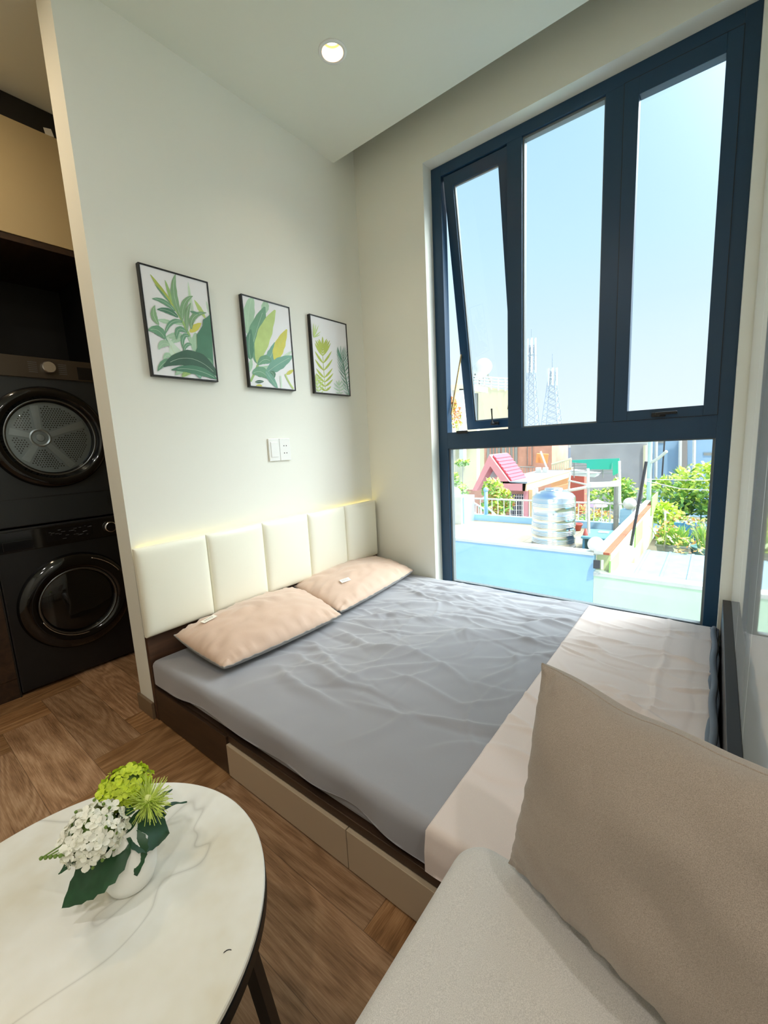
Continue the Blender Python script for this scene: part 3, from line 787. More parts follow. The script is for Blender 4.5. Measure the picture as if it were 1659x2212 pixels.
P2 = [
 ('leaf', (260, 930), (230, 480), (360, 60), 300, 'mint'), ('leaf', (620, 480), None, (640, 170), 190, 'mint'),
 ('leaf', (300, 1420), (420, 850), (620, 330), 380, 'leaf'), ('leaf', (460, 1560), (440, 1200), (640, 800), 330, 'leaf'),
 ('leaf', (330, 1480), (230, 1200), (320, 820), 230, 'deep'), ('leaf', (640, 1560), (800, 1400), (840, 1100), 240, 'teal'),
 ('leaf', (470, 1550), (560, 900), (845, 400), 360, 'lime'), ('leaf', (860, 1520), (900, 1200), (1100, 820), 270, 'yell'),
 ('leaf', (960, 1500), None, (1210, 1290), 100, 'pale'), ('leaf', (290, 1740), None, (330, 1450), 110, 'mint'),
 ('stroke', (310, 1950), (400, 1780), (490, 1540), 50, 'stem'), ('leaf', (470, 1590), (640, 1380), (760, 1540), 220, 'leaf'), ('leaf', (450, 1650), (620, 1700), (740, 1600), 110, 'mint'),
 ('leaf', (660, 1760), (900, 1560), (1230, 1400), 300, 'teal'), ('leaf', (730, 1740), (840, 1760), (800, 1900), 120, 'deep'),
 ('leaf', (350, 1780), (560, 1650), (700, 1900), 260, 'leaf'), ('leaf', (410, 1960), None, (600, 1950), 80, 'dark'), ('leaf', (640, 1720), (760, 1900), (900, 2100), 150, 'teal'),
 ('stroke', (960, 1830), None, (980, 2090), 36, 'pale'), ('stroke', (1060, 1790), (1120, 1950), (1240, 2110), 32, 'lime'), ('leaf', (1090, 1800), None, (1240, 1700), 90, 'yell'),
 ('leaf', (560, 2050), None, (430, 2040), 80, 'yell'),
]
def palm(stem, n, L, w_, a0, a1, colr, seed=0):
    out = []; r = random.Random(seed)
    for i in range(n):
        s = i/(n-1)
        k = s*(len(stem)-1); i0 = min(int(k), len(stem)-2); f = k-i0
        p = tuple(stem[i0][q]*(1-f)+stem[i0+1][q]*f for q in (0, 1))
        LL = L*(0.45+0.55*math.sin(PI*min(1, (1-s)*0.75+0.2)))*r.uniform(.9, 1.1); a = a0+(a1-a0)*s
        for sg in (-1, 1):
            tip = (p[0]+sg*LL*math.sin(a), p[1]-LL*math.cos(a)); ct = (p[0]+sg*LL*0.45*math.sin(a*1.25), p[1]-LL*0.45*math.cos(a*1.25))
            out.append(('leaf', p, ct, tip, w_, colr))
    out.append(('leaf', stem[-1], None, (stem[-1][0]-5, stem[-1][1]-L*0.8), w_, colr))
    for a, c in zip(stem[:-1], stem[1:]): out.append(('stroke', a, None, c, 12, colr))
    return out
P3 = (palm([(500, 2030), (470, 1700), (430, 1150), (430, 960)], 10, 370, 58, R(50), R(22), 'olive', 1)
      + palm([(1090, 2150), (1000, 1700), (930, 1330), (880, 1150)], 14, 330, 17, R(46), R(20), 'teal', 2)
      + palm([(1092, 2130), (1005, 1700), (940, 1330)], 8, 280, 12, R(44), R(24), 'deep', 3)
      + [('leaf', (195, 690), None, q, 26, 'lime') for q in ((190, 330), (250, 360), (320, 380), (370, 540), (360, 620))]
      + palm([(330, 2120), (260, 1800)], 5, 260, 40, R(50), R(25), 'lime', 4)
      + palm([(840, 2090), (830, 1900)], 4, 180, 26, R(75), R(30), 'mint', 5))
picture((-1.4465, -1.1385, 1.521, 1.9755), P1, 'framed print of long arching leaves over a big dark leaf, leftmost of the three', (300, 560, 8.194))
picture((-0.9625, -0.6535, 1.512, 1.9665), P2, 'framed print of banana leaves with one lime and one yellow leaf, middle of the three', (510, 630, 10.05))
picture((-0.505, -0.189, 1.510, 1.963), P3, 'framed print of thin yellow and teal palm fronds, nearest the window corner', (660, 670, 11.64))

# ------------------------------------------------------------------ switch + socket
def wall_plate(x0, x1, z0, z1, label, cat, name):
    t = thing(name, ((x0+x1)/2, 0, z0), label, cat)
    b = BM(); box(b, (x0, -0.009, z0), (x1, -0.0005, z1), 0.002); obj('plate', b, M_plate, t); return t
t = wall_plate(-0.868, -0.795, 1.122, 1.245, 'white single rocker switch plate on the wall left of the socket', 'switch', 'light_switch')
b = BM(); box(b, (-0.855, -0.012, 1.143), (-0.808, -0.009, 1.226), 0.001); obj('rocker', b, M_plate, t)
t = wall_plate(-0.7925, -0.719, 1.122, 1.245, 'white double socket plate with four round holes, right of the switch', 'socket', 'power_socket')
for zz in (1.204, 1.163):
    for xx in (-0.764, -0.747): b = BM(); tube(b, [(xx, -0.0094, zz), (xx, -0.006, zz)], 0.0032, 12); obj('socket_hole', b, M_black, t)

# ================================================================== LAUNDRY NICHE
cab = thing('laundry_cabinet', (-1.6, YC+0.3, 0), 'dark brown built-in cabinet framing the stacked laundry machines, beige doors above', 'cabinet')
b = BM(); box(b, (-2.75, YC, 0.105), (-1.945, YC+0.018, 2.262), 0.001); obj('side_door', b, M_darkwood, cab)
b = BM(); box(b, (-2.75, YC+0.004, 0.0), (-1.945, YC+0.018, 0.103)); obj('plinth', b, M_darkwood, cab)
b = BM(); box(b, (-1.945, YC, 0), (-1.939, YC+0.62, 2.262)); box(b, (-1.315, YC, 0), (-1.297, YC+0.62, 2.262)); box(b, (-1.95, YC+0.62, 0), (-1.297, YC+0.64, 2.3)); obj('niche_lining', b, M_dark, cab)
b = BM(); box(b, (-2.75, YC-0.004, 2.236), (-1.297, YC+0.62, 2.266), 0.001); obj('niche_shelf', b, M_darkwood, cab)
for xa, xb in ((-2.75, -2.02), (-2.017, -1.297)):
    b = BM(); box(b, (xa, YC-0.008, 2.268), (xb, YC+0.4, 2.79), 0.001); obj('upper_door', b, M_beige2, cab)
b = BM(); box(b, (-2.75, YC-0.006, 2.792), (-1.297, YC+0.4, 2.899), 0.001); tr = obj('cornice', b, M_dark, cab)
b = BM(); box(b, (-1.297, YC, 0), (-0.01, YC+0.62, 2.899)); obj('blank_panel', b, M_beige2, cab)
b = BM()
p = [at(93, 275, 1, YC-0.007), at(110, 279, 1, YC-0.007), at(117, 297, 1, YC-0.007), at(98, 290, 1, YC-0.007)]
prism(b, p, (0, -0.0008, 0)); obj('sticker', b, M_tag, cab, label='small white paper sticker on the dark cornice')

def yfront(cx, cz, y):      # local z of lathe points towards -y
    return Matrix.Translation((cx, y, cz)) @ Matrix.Rotation(R(90), 4, 'X')
M_glint = plain('dull chrome ring', (0.16, 0.17, 0.18), 0.25, metal=1.0)
WX0, WX1, WCX = -1.936, -1.338, -1.637
def machine(z0, z1, body, label, name):
    t = thing(name, (WCX, YC+0.3, z0), label, name.replace('_', ' '))
    b = BM(); box(b, (WX0, YC, z0+0.004), (WX1, YC+0.58, z1-0.002), 0.006); obj('body', b, body, t)
    return t
wm = machine(0.012, 0.86, M_washer2, 'near black front-loading washing machine on the floor under the dryer', 'washing_machine')
for xx in (WX0+0.06, WX1-0.06):
    for yy in (YC+0.06, YC+0.5): b = BM(); tube(b, [(xx, yy, 0), (xx, yy, 0.02)], 0.02, 12); obj('foot', b, M_black, wm)
b = BM(); box(b, (WX0+0.004, YC-0.006, 0.742), (WX1-0.004, YC+0.002, 0.846), 0.003); obj('control_panel', b, M_gloss_black, wm)
b = BM(); box(b, (-1.73, YC-0.0075, 0.765), (-1.52, YC-0.006, 0.83), 0.0004); dsp = obj('display', b, M_display, wm)
M_icon = plain('grey print', rgb(96, 100, 104), 0.5)
b = BM(); rr = random.Random(3)
for i in range(26):
    x = -1.72+0.19*rr.random(); z = 0.77+0.052*rr.random(); box(b, (x, YC-0.0078, z), (x+rr.uniform(.006, .02), YC-0.0074, z+0.0016))
obj('icons', b, M_icon, dsp)['kind'] = 'stuff'
b = BM(); box(b, (WX0+0.03, YC-0.010, 0.752), (WX0+0.15, YC-0.004, 0.80), 0.003); obj('detergent_drawer', b, M_gloss_black, wm)
b = BM(); lathe(b, [(0.0, 0.026), (0.026, 0.026), (0.0285, 0.022), (0.030, 0.0)], 32, yfront(-1.437, 0.797, YC-0.006), cap0=False); kb = obj('knob', b, M_display, wm, True, auto=30)
b = BM(); lathe(b, [(0.0255, 0.0265), (0.030, 0.024), (0.0315, 0.0), (0.029, 0.0)], 32, yfront(-1.437, 0.797, YC-0.006)); obj('knob_ring', b, M_chrome, kb, True)
def round_door(t, cz, Ro, Rg, chrome, drum):
    b = BM(); lathe(b, [(Ro, 0.0), (Ro-0.002, 0.014), (Ro-0.012, 0.030), (Ro-0.05, 0.040), (Rg+0.03, 0.036), (Rg+0.004, 0.022), (Rg, 0.006)], 72, yfront(WCX, cz, YC)); d = obj('door', b, M_gloss_black, t, True)
    b = BM(); lathe(b, [(Rg+0.016, 0.034), (Rg+0.012, 0.037), (Rg+0.007, 0.033)], 72, yfront(WCX, cz, YC)); obj('door_ring', b, M_glint, d, True)
    b = BM(); lathe(b, [(Rg+0.002, 0.018), (Rg*0.85, 0.026), (Rg*0.5, 0.034), (0.0, 0.037)], 48, yfront(WCX, cz, YC)); obj('door_glass', b, M_doorglass, d, True)
    b = BM(); lathe(b, [(Rg+0.001, 0.008), (Rg+0.001, 0.001)], 48, yfront(WCX, cz, YC)); lathe(b, [(Rg, 0.002), (0.0, 0.002)], 48, yfront(WCX, cz, YC))
    return d, b
d1, bb = round_door(wm, 0.425, 0.262, 0.165, True, False); obj('drum_opening', bb, M_gloss_black, d1, True)
for a0, a1, rr_ in ((200, 275, 0.185), (30, 70, 0.235)):
    pts = [yfront(WCX, 0.425, YC-0.039) @ Vector((rr_*math.cos(R(a)), rr_*math.sin(R(a)), 0)) for a in np.linspace(a0, a1, 24)]
    b = BM(); tube(b, pts, 0.0022, 6); obj('highlight_arc', b, M_chrome, d1, True)  # highlights on the door ring, shaped as thin chrome arcs
b = BM(); obox(b, (-1.372, YC-0.0008, 0.20), (0.03, 0.001, 0.03), (0, 0, 0)); obj('energy_sticker', b, plain('teal sticker', rgb(30, 80, 100), 0.4), wm, label='small teal sticker')
dr = machine(0.862, 1.705, M_washer, 'anthracite tumble dryer with a round glass door stacked on the washing machine', 'tumble_dryer')
b = BM(); box(b, (WX0+0.002, YC-0.006, 1.60), (WX1-0.002, YC+0.002, 1.702), 0.003); obj('control_panel', b, M_ctrl, dr)
b = BM(); box(b, (-1.475, YC-0.0075, 1.608), (-1.345, YC-0.006, 1.672), 0.0004); obj('display', b, M_display, dr)
b = BM()
for sx in (-1, 1):
    for i in range(6): box(b, (-1.602+sx*0.062-0.018, YC-0.0068, 1.628+i*0.0095), (-1.602+sx*0.062+0.018, YC-0.0062, 1.6298+i*0.0095))
obj('icons', b, M_icon, dr)['kind'] = 'stuff'
b = BM(); lathe(b, [(0.0, 0.030), (0.026, 0.030), (0.029, 0.026), (0.030, 0.0)], 8*4, yfront(-1.602, 1.655, YC-0.006)); obj('knob', b, M_chrome, dr, True, auto=30)
b = BM(); box(b, (WX0+0.002, YC-0.0012, 1.002), (WX1-0.002, YC+0.001, 1.0055)); obj('panel_gap', b, M_black, dr); b = BM(); box(b, (WX0+0.002, YC-0.0012, 1.594), (WX1-0.002, YC+0.001, 1.597)); obj('panel_gap', b, M_black, dr)
d2, bb = round_door(dr, 1.303, 0.258, 0.178, True, True); bb.free()
# drum back with hub, spokes and perforations
b = BM(); lathe(b, [(0.18, 0.003), (0.0, 0.003)], 48, yfront(WCX, 1.303, YC)); dk = obj('drum_back', b, plain('drum steel dark', (0.30, 0.34, 0.35), 0.4, metal=0.8), d2, True)
b = BM(); hubx, hubz = WCX-0.045, 1.303
def dpt(x, z): return (x, YC-0.0045, z)
lathe(b, [(0.034, 0.006), (0.040, 0.009), (0.046, 0.006)], 32, yfront(hubx, hubz, YC)); lathe(b, [(0.0, 0.008), (0.016, 0.008), (0.019, 0.004)], 24, yfront(hubx, hubz, YC))
for k in range(5):
    a = R(20+72*k); dx, dz = math.cos(a), math.sin(a); L = 0
    while math.hypot(hubx+dx*L-WCX, hubz+dz*L-1.303) < 0.165: L += 0.004
    prism(b, [dpt(hubx+dx*0.045+dz*s*0.012, hubz+dz*0.045-dx*s*0.012) for s in (-1, 1)] + [dpt(hubx+dx*L+dz*s*0.017, hubz+dz*L-dx*s*0.017) for s in (1, -1)], (0, -0.003, 0))
obj('drum_hub', b, M_drum, d2, True, auto=40)
b = BM()
for i in range(-15, 16):
    for j in range(-15, 16):
        x = WCX+i*0.0115+(j % 2)*0.0057; z = 1.303+j*0.0105
        if math.hypot(x-WCX, z-1.303) > 0.158 or math.hypot(x-hubx, z-hubz) < 0.055: continue
        ok = True
        for k in range(5):
            a = R(20+72*k); px_, pz_ = x-hubx, z-hubz; al = px_*math.cos(a)+pz_*math.sin(a); ac = abs(-px_*math.sin(a)+pz_*math.cos(a))
            if al > 0 and ac < 0.024: ok = False
        if ok: lathe(b, [(0.0036, 0.0035), (0.0, 0.0035)], 6, yfront(x, z, YC))
obj('perforations', b, M_black, dk)['kind'] = 'stuff'
b = BM()
for i in range(6):
    for j in range(7):
        x = -1.425+i*0.0125; z = 0.91+j*0.0115
        if math.hypot(x+1.39, z-0.945) < 0.045: box(b, (x, YC-0.0012, z), (x+0.007, YC+0.0005, z+0.005))
obj('vent', b, M_black, dr)

# ================================================================== COFFEE TABLE
TCX, TCY, TR_, TZ = -2.2179, -1.1617, 0.3136, 0.42
tb = thing('coffee_table', (TCX, TCY, 0), 'round coffee table with a white veined stone top and splayed black legs', 'table')
T = Matrix.Translation((TCX, TCY, 0))
b = BM(); lathe(b, [(0.0, TZ-0.012), (TR_-0.004, TZ-0.012), (TR_, TZ-0.009), (TR_, TZ-0.002), (TR_-0.002, TZ), (0.0, TZ)], 128, T); obj('tabletop', b, M_marble, tb, True, auto=40)
b = BM(); lathe(b, [(0.0, TZ-0.036), (TR_-0.004, TZ-0.036), (TR_+0.001, TZ-0.034), (TR_+0.001, TZ-0.0135), (TR_-0.03, TZ-0.0125), (0, TZ-0.0125)], 128, T); obj('apron', b, M_black, tb, True, auto=40)
for k in range(3):
    a = R(-50+120*k); d = Vector((math.cos(a), math.sin(a), 0)); c = Vector((TCX, TCY, 0))
    b = BM(); top_ = c+d*0.285+Vector((0, 0, TZ-0.03)); bot_ = c+d*0.345+Vector((0, 0, 0.0)); n_ = Vector((-d.y, d.x, 0))
    rows = [[q+n_*sx*0.013+d*sy*0.009 for sx, sy in ((-1, -1), (1, -1), (1, 1), (-1, 1))] for q in (top_, bot_)]
    V_ = quadstrip(b, rows, close_u=True); b.faces.new(V_[0]); b.faces.new(V_[1]); obj('leg', b, M_black, tb)
b = BM(); pts = [Vector((-2.0765, -1.4045, TZ+0.0008))+Vector((0.010*math.cos(a)*0.9, 0.008*math.sin(a), 0.0)) for a in np.linspace(0.2, 1.6, 8)]
tube(b, pts, 0.0006, 5); tag(obj('loose_thread', b, M_black), 'tiny dark curled thread lying on the stone table top', 'thread')

# -------- vase and flowers
VC = Vector((-2.113, -1.158, TZ)); T = Matrix.Translation(VC)
b = BM(); lathe(b, [(0.0, 0.001), (0.030, 0.001), (0.036, 0.005), (0.042, 0.022), (0.044, 0.042), (0.042, 0.062), (0.036, 0.082), (0.026, 0.095), (0.021, 0.102), (0.021, 0.110), (0.019, 0.111), (0.018, 0.104), (0.02, 0.095), (0.0, 0.09)], 64, T)
tag(obj('vase', b, M_vase, None, True), 'small rounded matt white vase on the coffee table', 'vase')
def floret(bm, c, nrm, size, npet=4, mi=0, rr=rnd, cup=0.3):
    nrm = Vector(nrm).normalized(); a = nrm.cross(Vector((0.3, 0.2, 1))).normalized(); bb = nrm.cross(a); ph = rr.uniform(0, 6.28)
    for k in range(npet):
        an = ph+2*PI*k/npet; d = a*math.cos(an)+bb*math.sin(an); sd = nrm.cross(d)
        pts = []
        for (u, v_) in ((0.05, 0), (0.35, 0.36), (0.75, 0.50), (1.0, 0.30), (1.06, 0), (1.0, -0.30), (0.75, -0.50), (0.35, -0.36)):
            pts.append(c + d*u*size + sd*v_*size + nrm*(cup*size*u*u - 0.25*size*abs(v_)*u))
        ce = bm.verts.new(c + d*0.55*size + nrm*(0.05*size)); vs = [bm.verts.new(p) for p in pts]
        for i in range(8):
            bm.faces.new((ce, vs[i], vs[(i+1) % 8])).material_index = mi
    s = size*0.11
    sphere(bm, c+nrm*s*0.7, s, 6, mi)
def cluster(bm, c, r, n, size, updir, spread, seed, npet=4, sq=(1, 1, 1)):
    rr = random.Random(seed); updir = Vector(updir).normalized(); i = 0; tries = 0; pl = []
    while i < n and tries < n*40:
        tries += 1
        v = Vector((rr.gauss(0, 1), rr.gauss(0, 1), rr.gauss(0, 1))).normalized()
        if v.dot(updir) < spread: continue
        if any((v-q).length < size/r*0.80 for q in pl): continue
        pl.append(v); i += 1
        p = Vector(c)+Vector((v.x*sq[0], v.y*sq[1], v.z*sq[2]))*r*rr.uniform(0.86, 1.04)
        floret(bm, p, v+Vector((rr.uniform(-.25, .25), rr.uniform(-.25, .25), rr.uniform(-.2, .3))), size*rr.uniform(.85, 1.1), npet, 0, rr)
def leaf_mesh(bm, base, tip, width, normal, droop=0.0, n=14, serr=0.06, fold=0.15):
    base = Vector(base); tip = Vector(tip); ax = tip-base; L = ax.length; ax.normalize(); normal = Vector(normal).normalized()
    sd = ax.cross(normal).normalized(); normal = sd.cross(ax)
    rows = []
    for i in range(n+1):
        s = i/n; wv = width*0.5*(math.sin(PI*s**0.8)**0.8)*(1-0.15*s) if 0 < s < 1 else 0.0006
        c = base+ax*L*s + normal*(droop*math.sin(PI*s)); jag = 1+(serr if i % 2 else -serr)
        rows.append([c+sd*wv*q*jag + normal*(abs(q)*wv*fold + 0.0015*math.sin(9*s+q*3)) for q in (-1, -0.6, -0.25, 0, 0.25, 0.6, 1)])
    quadstrip(bm, rows)
mouth = VC+Vector((0, 0, 0.105))
# white hydrangea, leaning to the left
wc = Vector((-2.152, -1.146, 0.545))
hy = thing('white_hydrangea', VC+Vector((0, 0, 0.02)), 'white many-petalled hydrangea hanging left out of the vase', 'flower')
b = BM(); cluster(b, wc, 0.047, 74, 0.0118, (-0.45, -0.55, 0.65), -0.35, 11, 4, (1, 1, 0.85)); obj('flower_head', b, M_petal, hy)
b = BM(); sphere(b, wc, 0.034, 16); rr = random.Random(4)
for i in range(26):
    v = Vector((rr.gauss(0, 1), rr.gauss(0, 1), rr.gauss(0, 1))).normalized(); sphere(b, wc+v*rr.uniform(.040, .050), 0.0028, 6)
for q in range(5):
    p0 = wc+Vector((-0.04, 0.02-0.008*q, 0.0)); p1 = p0+Vector((-0.028+0.004*q, 0.010-0.005*q, 0.006*q-0.008)); tube(b, [p0, p1], 0.0012, 5); sphere(b, p1, 0.0032, 6)
obj('buds', b, M_stem, hy, True, label='green buds and stalks between the petals')
b = BM(); tube(b, [VC+Vector((0, 0, 0.03)), mouth, (mouth+wc)/2+Vector((0, 0, 0.01)), wc], 0.0028, 8); obj('stem', b, M_stem, hy, True)
for ba, ti, wd_, nm in (((-2.112, -1.182, 0.520), (-2.212, -1.150, 0.458), 0.074, (0.1, -0.6, 0.9)), ((-2.105, -1.170, 0.525), (-2.118, -1.204, 0.465), 0.046, (-0.3, -0.9, 0.4)),
                        ((-2.15, -1.13, 0.515), (-2.205, -1.128, 0.50), 0.030, (0, 0, 1))):
    b = BM(); leaf_mesh(b, ba, ti, wd_, nm, 0.004); obj('leaf', b, M_leaf, hy, True)
gc = Vector((-2.088, -1.106, 0.562))
hg = thing('lime_hydrangea', VC+Vector((0.004, 0.004, 0.02)), 'lime green hydrangea at the back of the bouquet', 'flower')
b = BM(); cluster(b, gc, 0.041, 70, 0.0115, (-0.2, -0.4, 0.9), -0.25, 13, 4, (1.1, 1.0, 0.8)); obj('flower_head', b, M_petal_g, hg)
b = BM(); sphere(b, gc, 0.031, 14); obj('buds', b, M_stem, hg, True)
b = BM(); tube(b, [VC+Vector((0.003, 0.003, 0.03)), mouth+Vector((0.005, 0.005, 0)), gc], 0.0028, 8); obj('stem', b, M_stem, hg, True)
cc = Vector((-2.070, -1.156, 0.546))
hc = thing('spider_chrysanthemum', VC+Vector((0.008, -0.004, 0.02)), 'pale lime spider chrysanthemum with thread-like petals on the right of the bouquet', 'flower')
b = BM(); rr = random.Random(9)
for i in range(270):
    a = rr.uniform(0, 2*PI); el = rr.uniform(-0.35, 1.1)
    nrm = Vector((0.15, -0.25, 1)).normalized(); ax = nrm.cross(Vector((1, 0, 0))).normalized(); ay = nrm.cross(ax)
    d = (ax*math.cos(a)+ay*math.sin(a))*math.cos(el)+nrm*math.sin(el); L = rr.uniform(0.028, 0.044)
    p1 = cc+d*L*0.6; p2 = cc+d*L+nrm*rr.uniform(-0.006, 0.006)+Vector((rr.uniform(-.002, .002),)*3)
    tube(b, [cc+d*0.003, p1, p2], 0.00075, 4, caps=False, r1=0.0005)
obj('flower_head', b, M_fluff, hc)
b = BM(); sphere(b, cc+Vector((0, 0, 0.006)), 0.008, 12); obj('flower_centre', b, M_fluff_c, hc, True)
b = BM(); tube(b, [VC+Vector((0.006, 0, 0.03)), mouth+Vector((0.008, -0.003, 0)), cc], 0.0026, 8); obj('stem', b, M_stem, hc, True)
for ba, ti, wd_, nm in (((-2.112, -1.165, 0.535), (-2.050, -1.178, 0.475), 0.078, (0.3, -0.7, 0.5)), ((-2.06, -1.162, 0.52), (-2.006, -1.166, 0.502), 0.012, (0, 0, 1)), ((-2.055, -1.15, 0.53), (-2.022, -1.147, 0.532), 0.010, (0, -0.3, 1)),
                        ((-2.09, -1.14, 0.52), (-2.045, -1.165, 0.505), 0.045, (0, -0.5, 1)), ((-2.12, -1.14, 0.545), (-2.095, -1.165, 0.552), 0.035, (0, -0.2, 1))):
    b = BM(); leaf_mesh(b, ba, ti, wd_, nm, 0.004, serr=0.03); obj('leaf', b, M_leaf, hc, True)

# ================================================================== SOFA + CUSHION
so = thing('sofa', (-2.3, -2.1, 0), 'light grey fabric sofa seat beside the end of the bed', 'sofa')
def rounded_slab(x0, x1, y0, y1, z0, z1, r, rc, bulge=0.0, seg=8):
    """slab with rounded top edge (r) and rounded corners (rc)"""
    b = BM()
    def outline(inset):
        pts = []; R_ = max(rc-inset, 0.004)
        for cx, cy, a0 in ((x1-rc, y1-rc, 0), (x0+rc, y1-rc, 90), (x0+rc, y0+rc, 180), (x1-rc, y0+rc, 270)):
            for k in range(9):
                a = R(a0+k*90/8); pts.append((cx+R_*math.cos(a), cy+R_*math.sin(a)))
        return pts
    rows = [[(x, y, z0) for x, y in outline(0.006)], [(x, y, z0+0.01) for x, y in outline(0)]]
    for k in range(seg+1):
        a = PI/2*k/seg; rows.append([(x, y, z1-r+r*math.sin(a)) for x, y in outline(r*(1-math.cos(a)))])
    V_ = quadstrip(b, rows, close_u=True); 
    last = V_[-1]; prev = last
    cx, cy = (x0+x1)/2, (y0+y1)/2
    for f in (0.8, 0.5, 0.2):
        nw = [b.verts.new((cx+(v.co.x-cx)*f, cy+(v.co.y-cy)*f, z1+bulge*(1-f*f))) for v in last]
        for i in range(len(nw)): b.faces.new((prev[i], prev[(i+1) % len(nw)], nw[(i+1) % len(nw)], nw[i]))
        prev = nw
    b.faces.new(prev); b.faces.new(V_[0])
    return b
SE = -1.668
b = BM(); box(b, (-2.95, -2.55, 0.10), (SE-0.02, -1.632, 0.245), 0.012); obj('sofa_base', b, M_sofa, so)
obj('seat_cushion', rounded_slab(-2.96, SE, -2.38, -1.600, 0.245, 0.42, 0.035, 0.06, 0.006), M_sofa, so, True)
b = BM(); box(b, (-2.96, -2.62, 0.10), (SE, -2.39, 0.80), 0.05, seg=4); obj('backrest', b, M_sofa, so, True, auto=40)
for xx in (-2.88, SE-0.09):
    for yy in (-1.70, -2.50):
        b = BM(); tube(b, [(xx, yy, 0.0), (xx, yy, 0.105)], 0.018, 12); obj('leg', b, M_black, so)
cq = [Vector((-1.600, -1.721, 0.772)), Vector((-1.708, -1.700, 0.438))]
dr_ = Vector((-0.29, -0.957, 0)).normalized()*0.47
cor = [cq[0], cq[1], cq[1]+dr_, cq[0]+dr_]     # TL, BL, BR, TR
nup = (cor[3]-cor[0]).cross(cor[1]-cor[0]).normalized()
if nup.x > 0: nup = -nup
top, bot = pillow_mesh([cor[0], cor[1], cor[2], cor[3]], 0.085, 0.07, seed=4, amp=0.006, pinch=0.016, up=nup, puck=0.010, hexp=0.46, lump=0.020, wav=0.007)
cu = thing('throw_cushion', (cq[1]+dr_/2), 'large square taupe cushion propped upright on the grey sofa seat', 'cushion')
b = BM(); quadstrip(b, top); quadstrip(b, bot); bmesh.ops.remove_doubles(b, verts=b.verts[:], dist=0.0004); obj('cushion_cover', b, M_cush, cu, True)
n_ = len(top[0])-1; m_ = len(top)-1
b = BM(); tube(b, [top[0][i]+nup*-0.0 for i in range(n_+1)], 0.0016, 6); tube(b, [top[j][0] for j in range(m_+1)], 0.0016, 6); obj('seam', b, M_cush, cu, True)
# ================================================================== OUTSIDE
def X_(px, py, x): return at(px, py, 0, x)
def Z_(px, py, z): return at(px, py, 2, z)
E_blue = plain('sky blue render', rgb(164, 206, 238), 0.8, var=0.04, vscale=2.5)
E_blue2 = plain('pale blue paint', rgb(150, 190, 225), 0.8)
E_green = plain('mint render', rgb(208, 236, 206), 0.8, var=0.04, vscale=2.5)
E_white = plain('weathered white paint', rgb(214, 214, 208), 0.8, var=0.06, vscale=6)
E_tile = plain('beige terrace tiles', rgb(168, 156, 132), 0.7, var=0.06, vscale=3)
def tilemat():
    mt, nt, b_ = newmat('beige roof tiles'); n = N(nt); br_ = nt.nodes.new('ShaderNodeTexBrick'); nt.links.new(n.obj(), br_.inputs['Vector'])
    br_.offset = 0.0; br_.inputs['Color1'].default_value = (*rgb(166, 154, 130), 1); br_.inputs['Color2'].default_value = (*rgb(176, 164, 140), 1); br_.inputs['Mortar'].default_value = (*rgb(132, 122, 104), 1)
    br_.inputs['Scale'].default_value = 1.0; br_.inputs['Brick Width'].default_value = 0.4; br_.inputs['Row Height'].default_value = 0.4; br_.inputs['Mortar Size'].default_value = 0.006
    nt.links.new(br_.outputs[0], b_.inputs['Base Color']); b_.inputs['Roughness'].default_value = 0.7; return mt
E_tile = tilemat()
E_terra = plain('terracotta paint', rgb(176, 96, 66), 0.8, var=0.08, vscale=6)
E_yellow = plain('pale yellow paint', rgb(226, 230, 176), 0.8, var=0.04, vscale=4)
E_gpanel = plain('light green paint', rgb(158, 210, 120), 0.8)
E_pink = plain('pink paint', rgb(240, 156, 154), 0.8)
E_red = plain('rose roof tiles', rgb(214, 84, 100), 0.7, var=0.06, vscale=5)
E_orange = plain('apricot paint', rgb(240, 190, 140), 0.8)
E_brick = plain('dusty brick wall', rgb(205, 150, 128), 0.85, var=0.15, vscale=2)
E_cream = plain('cream render', rgb(226, 220, 186), 0.8)
E_conc = plain('grey concrete', rgb(160, 162, 165), 0.9, var=0.14, vscale=0.9)
E_bhouse = plain('hazy blue render', rgb(158, 188, 214), 0.85, var=0.04, vscale=0.8)  # distance haze is mixed into this pale blue
E_win = plain('hazy window', rgb(150, 150, 146), 0.3)  # pane colour paled to imitate distance haze
E_wind = plain('dark lattice', rgb(84, 84, 92), 0.5)
E_steel = plain('stainless steel', (0.82, 0.83, 0.85), 0.2, metal=1.0)
E_pole = plain('white painted pole', rgb(226, 222, 212), 0.7)
E_grey = plain('grey post', rgb(150, 150, 146), 0.8)
E_dark = plain('dark iron', rgb(52, 52, 58), 0.6)
E_teal = plain('teal shade net', rgb(60, 190, 165), 0.8)
E_sheet = plain('bluish metal sheet', rgb(128, 152, 166), 0.6, var=0.12, vscale=5)
E_soil = plain('mossy roof floor', rgb(112, 104, 90), 0.95, var=0.25, vscale=2.2)
E_crate = plain('blue plastic crate', rgb(70, 140, 205), 0.5)
E_potg = plain('grey plastic trough', rgb(150, 156, 158), 0.6)
E_pott = plain('teal glazed pot', rgb(120, 165, 165), 0.5)
E_potr = plain('red clay pot', rgb(190, 90, 80), 0.6)
E_globe = plain('opal globe', rgb(246, 244, 236), 0.4)
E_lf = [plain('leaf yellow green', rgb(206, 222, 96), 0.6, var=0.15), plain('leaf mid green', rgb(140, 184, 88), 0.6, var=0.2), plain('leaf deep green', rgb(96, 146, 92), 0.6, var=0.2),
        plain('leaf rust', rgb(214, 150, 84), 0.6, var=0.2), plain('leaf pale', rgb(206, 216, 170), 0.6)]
E_haze = plain('hazy plain', rgb(196, 206, 214), 0.9)  # pale ground colour stands in for distant haze
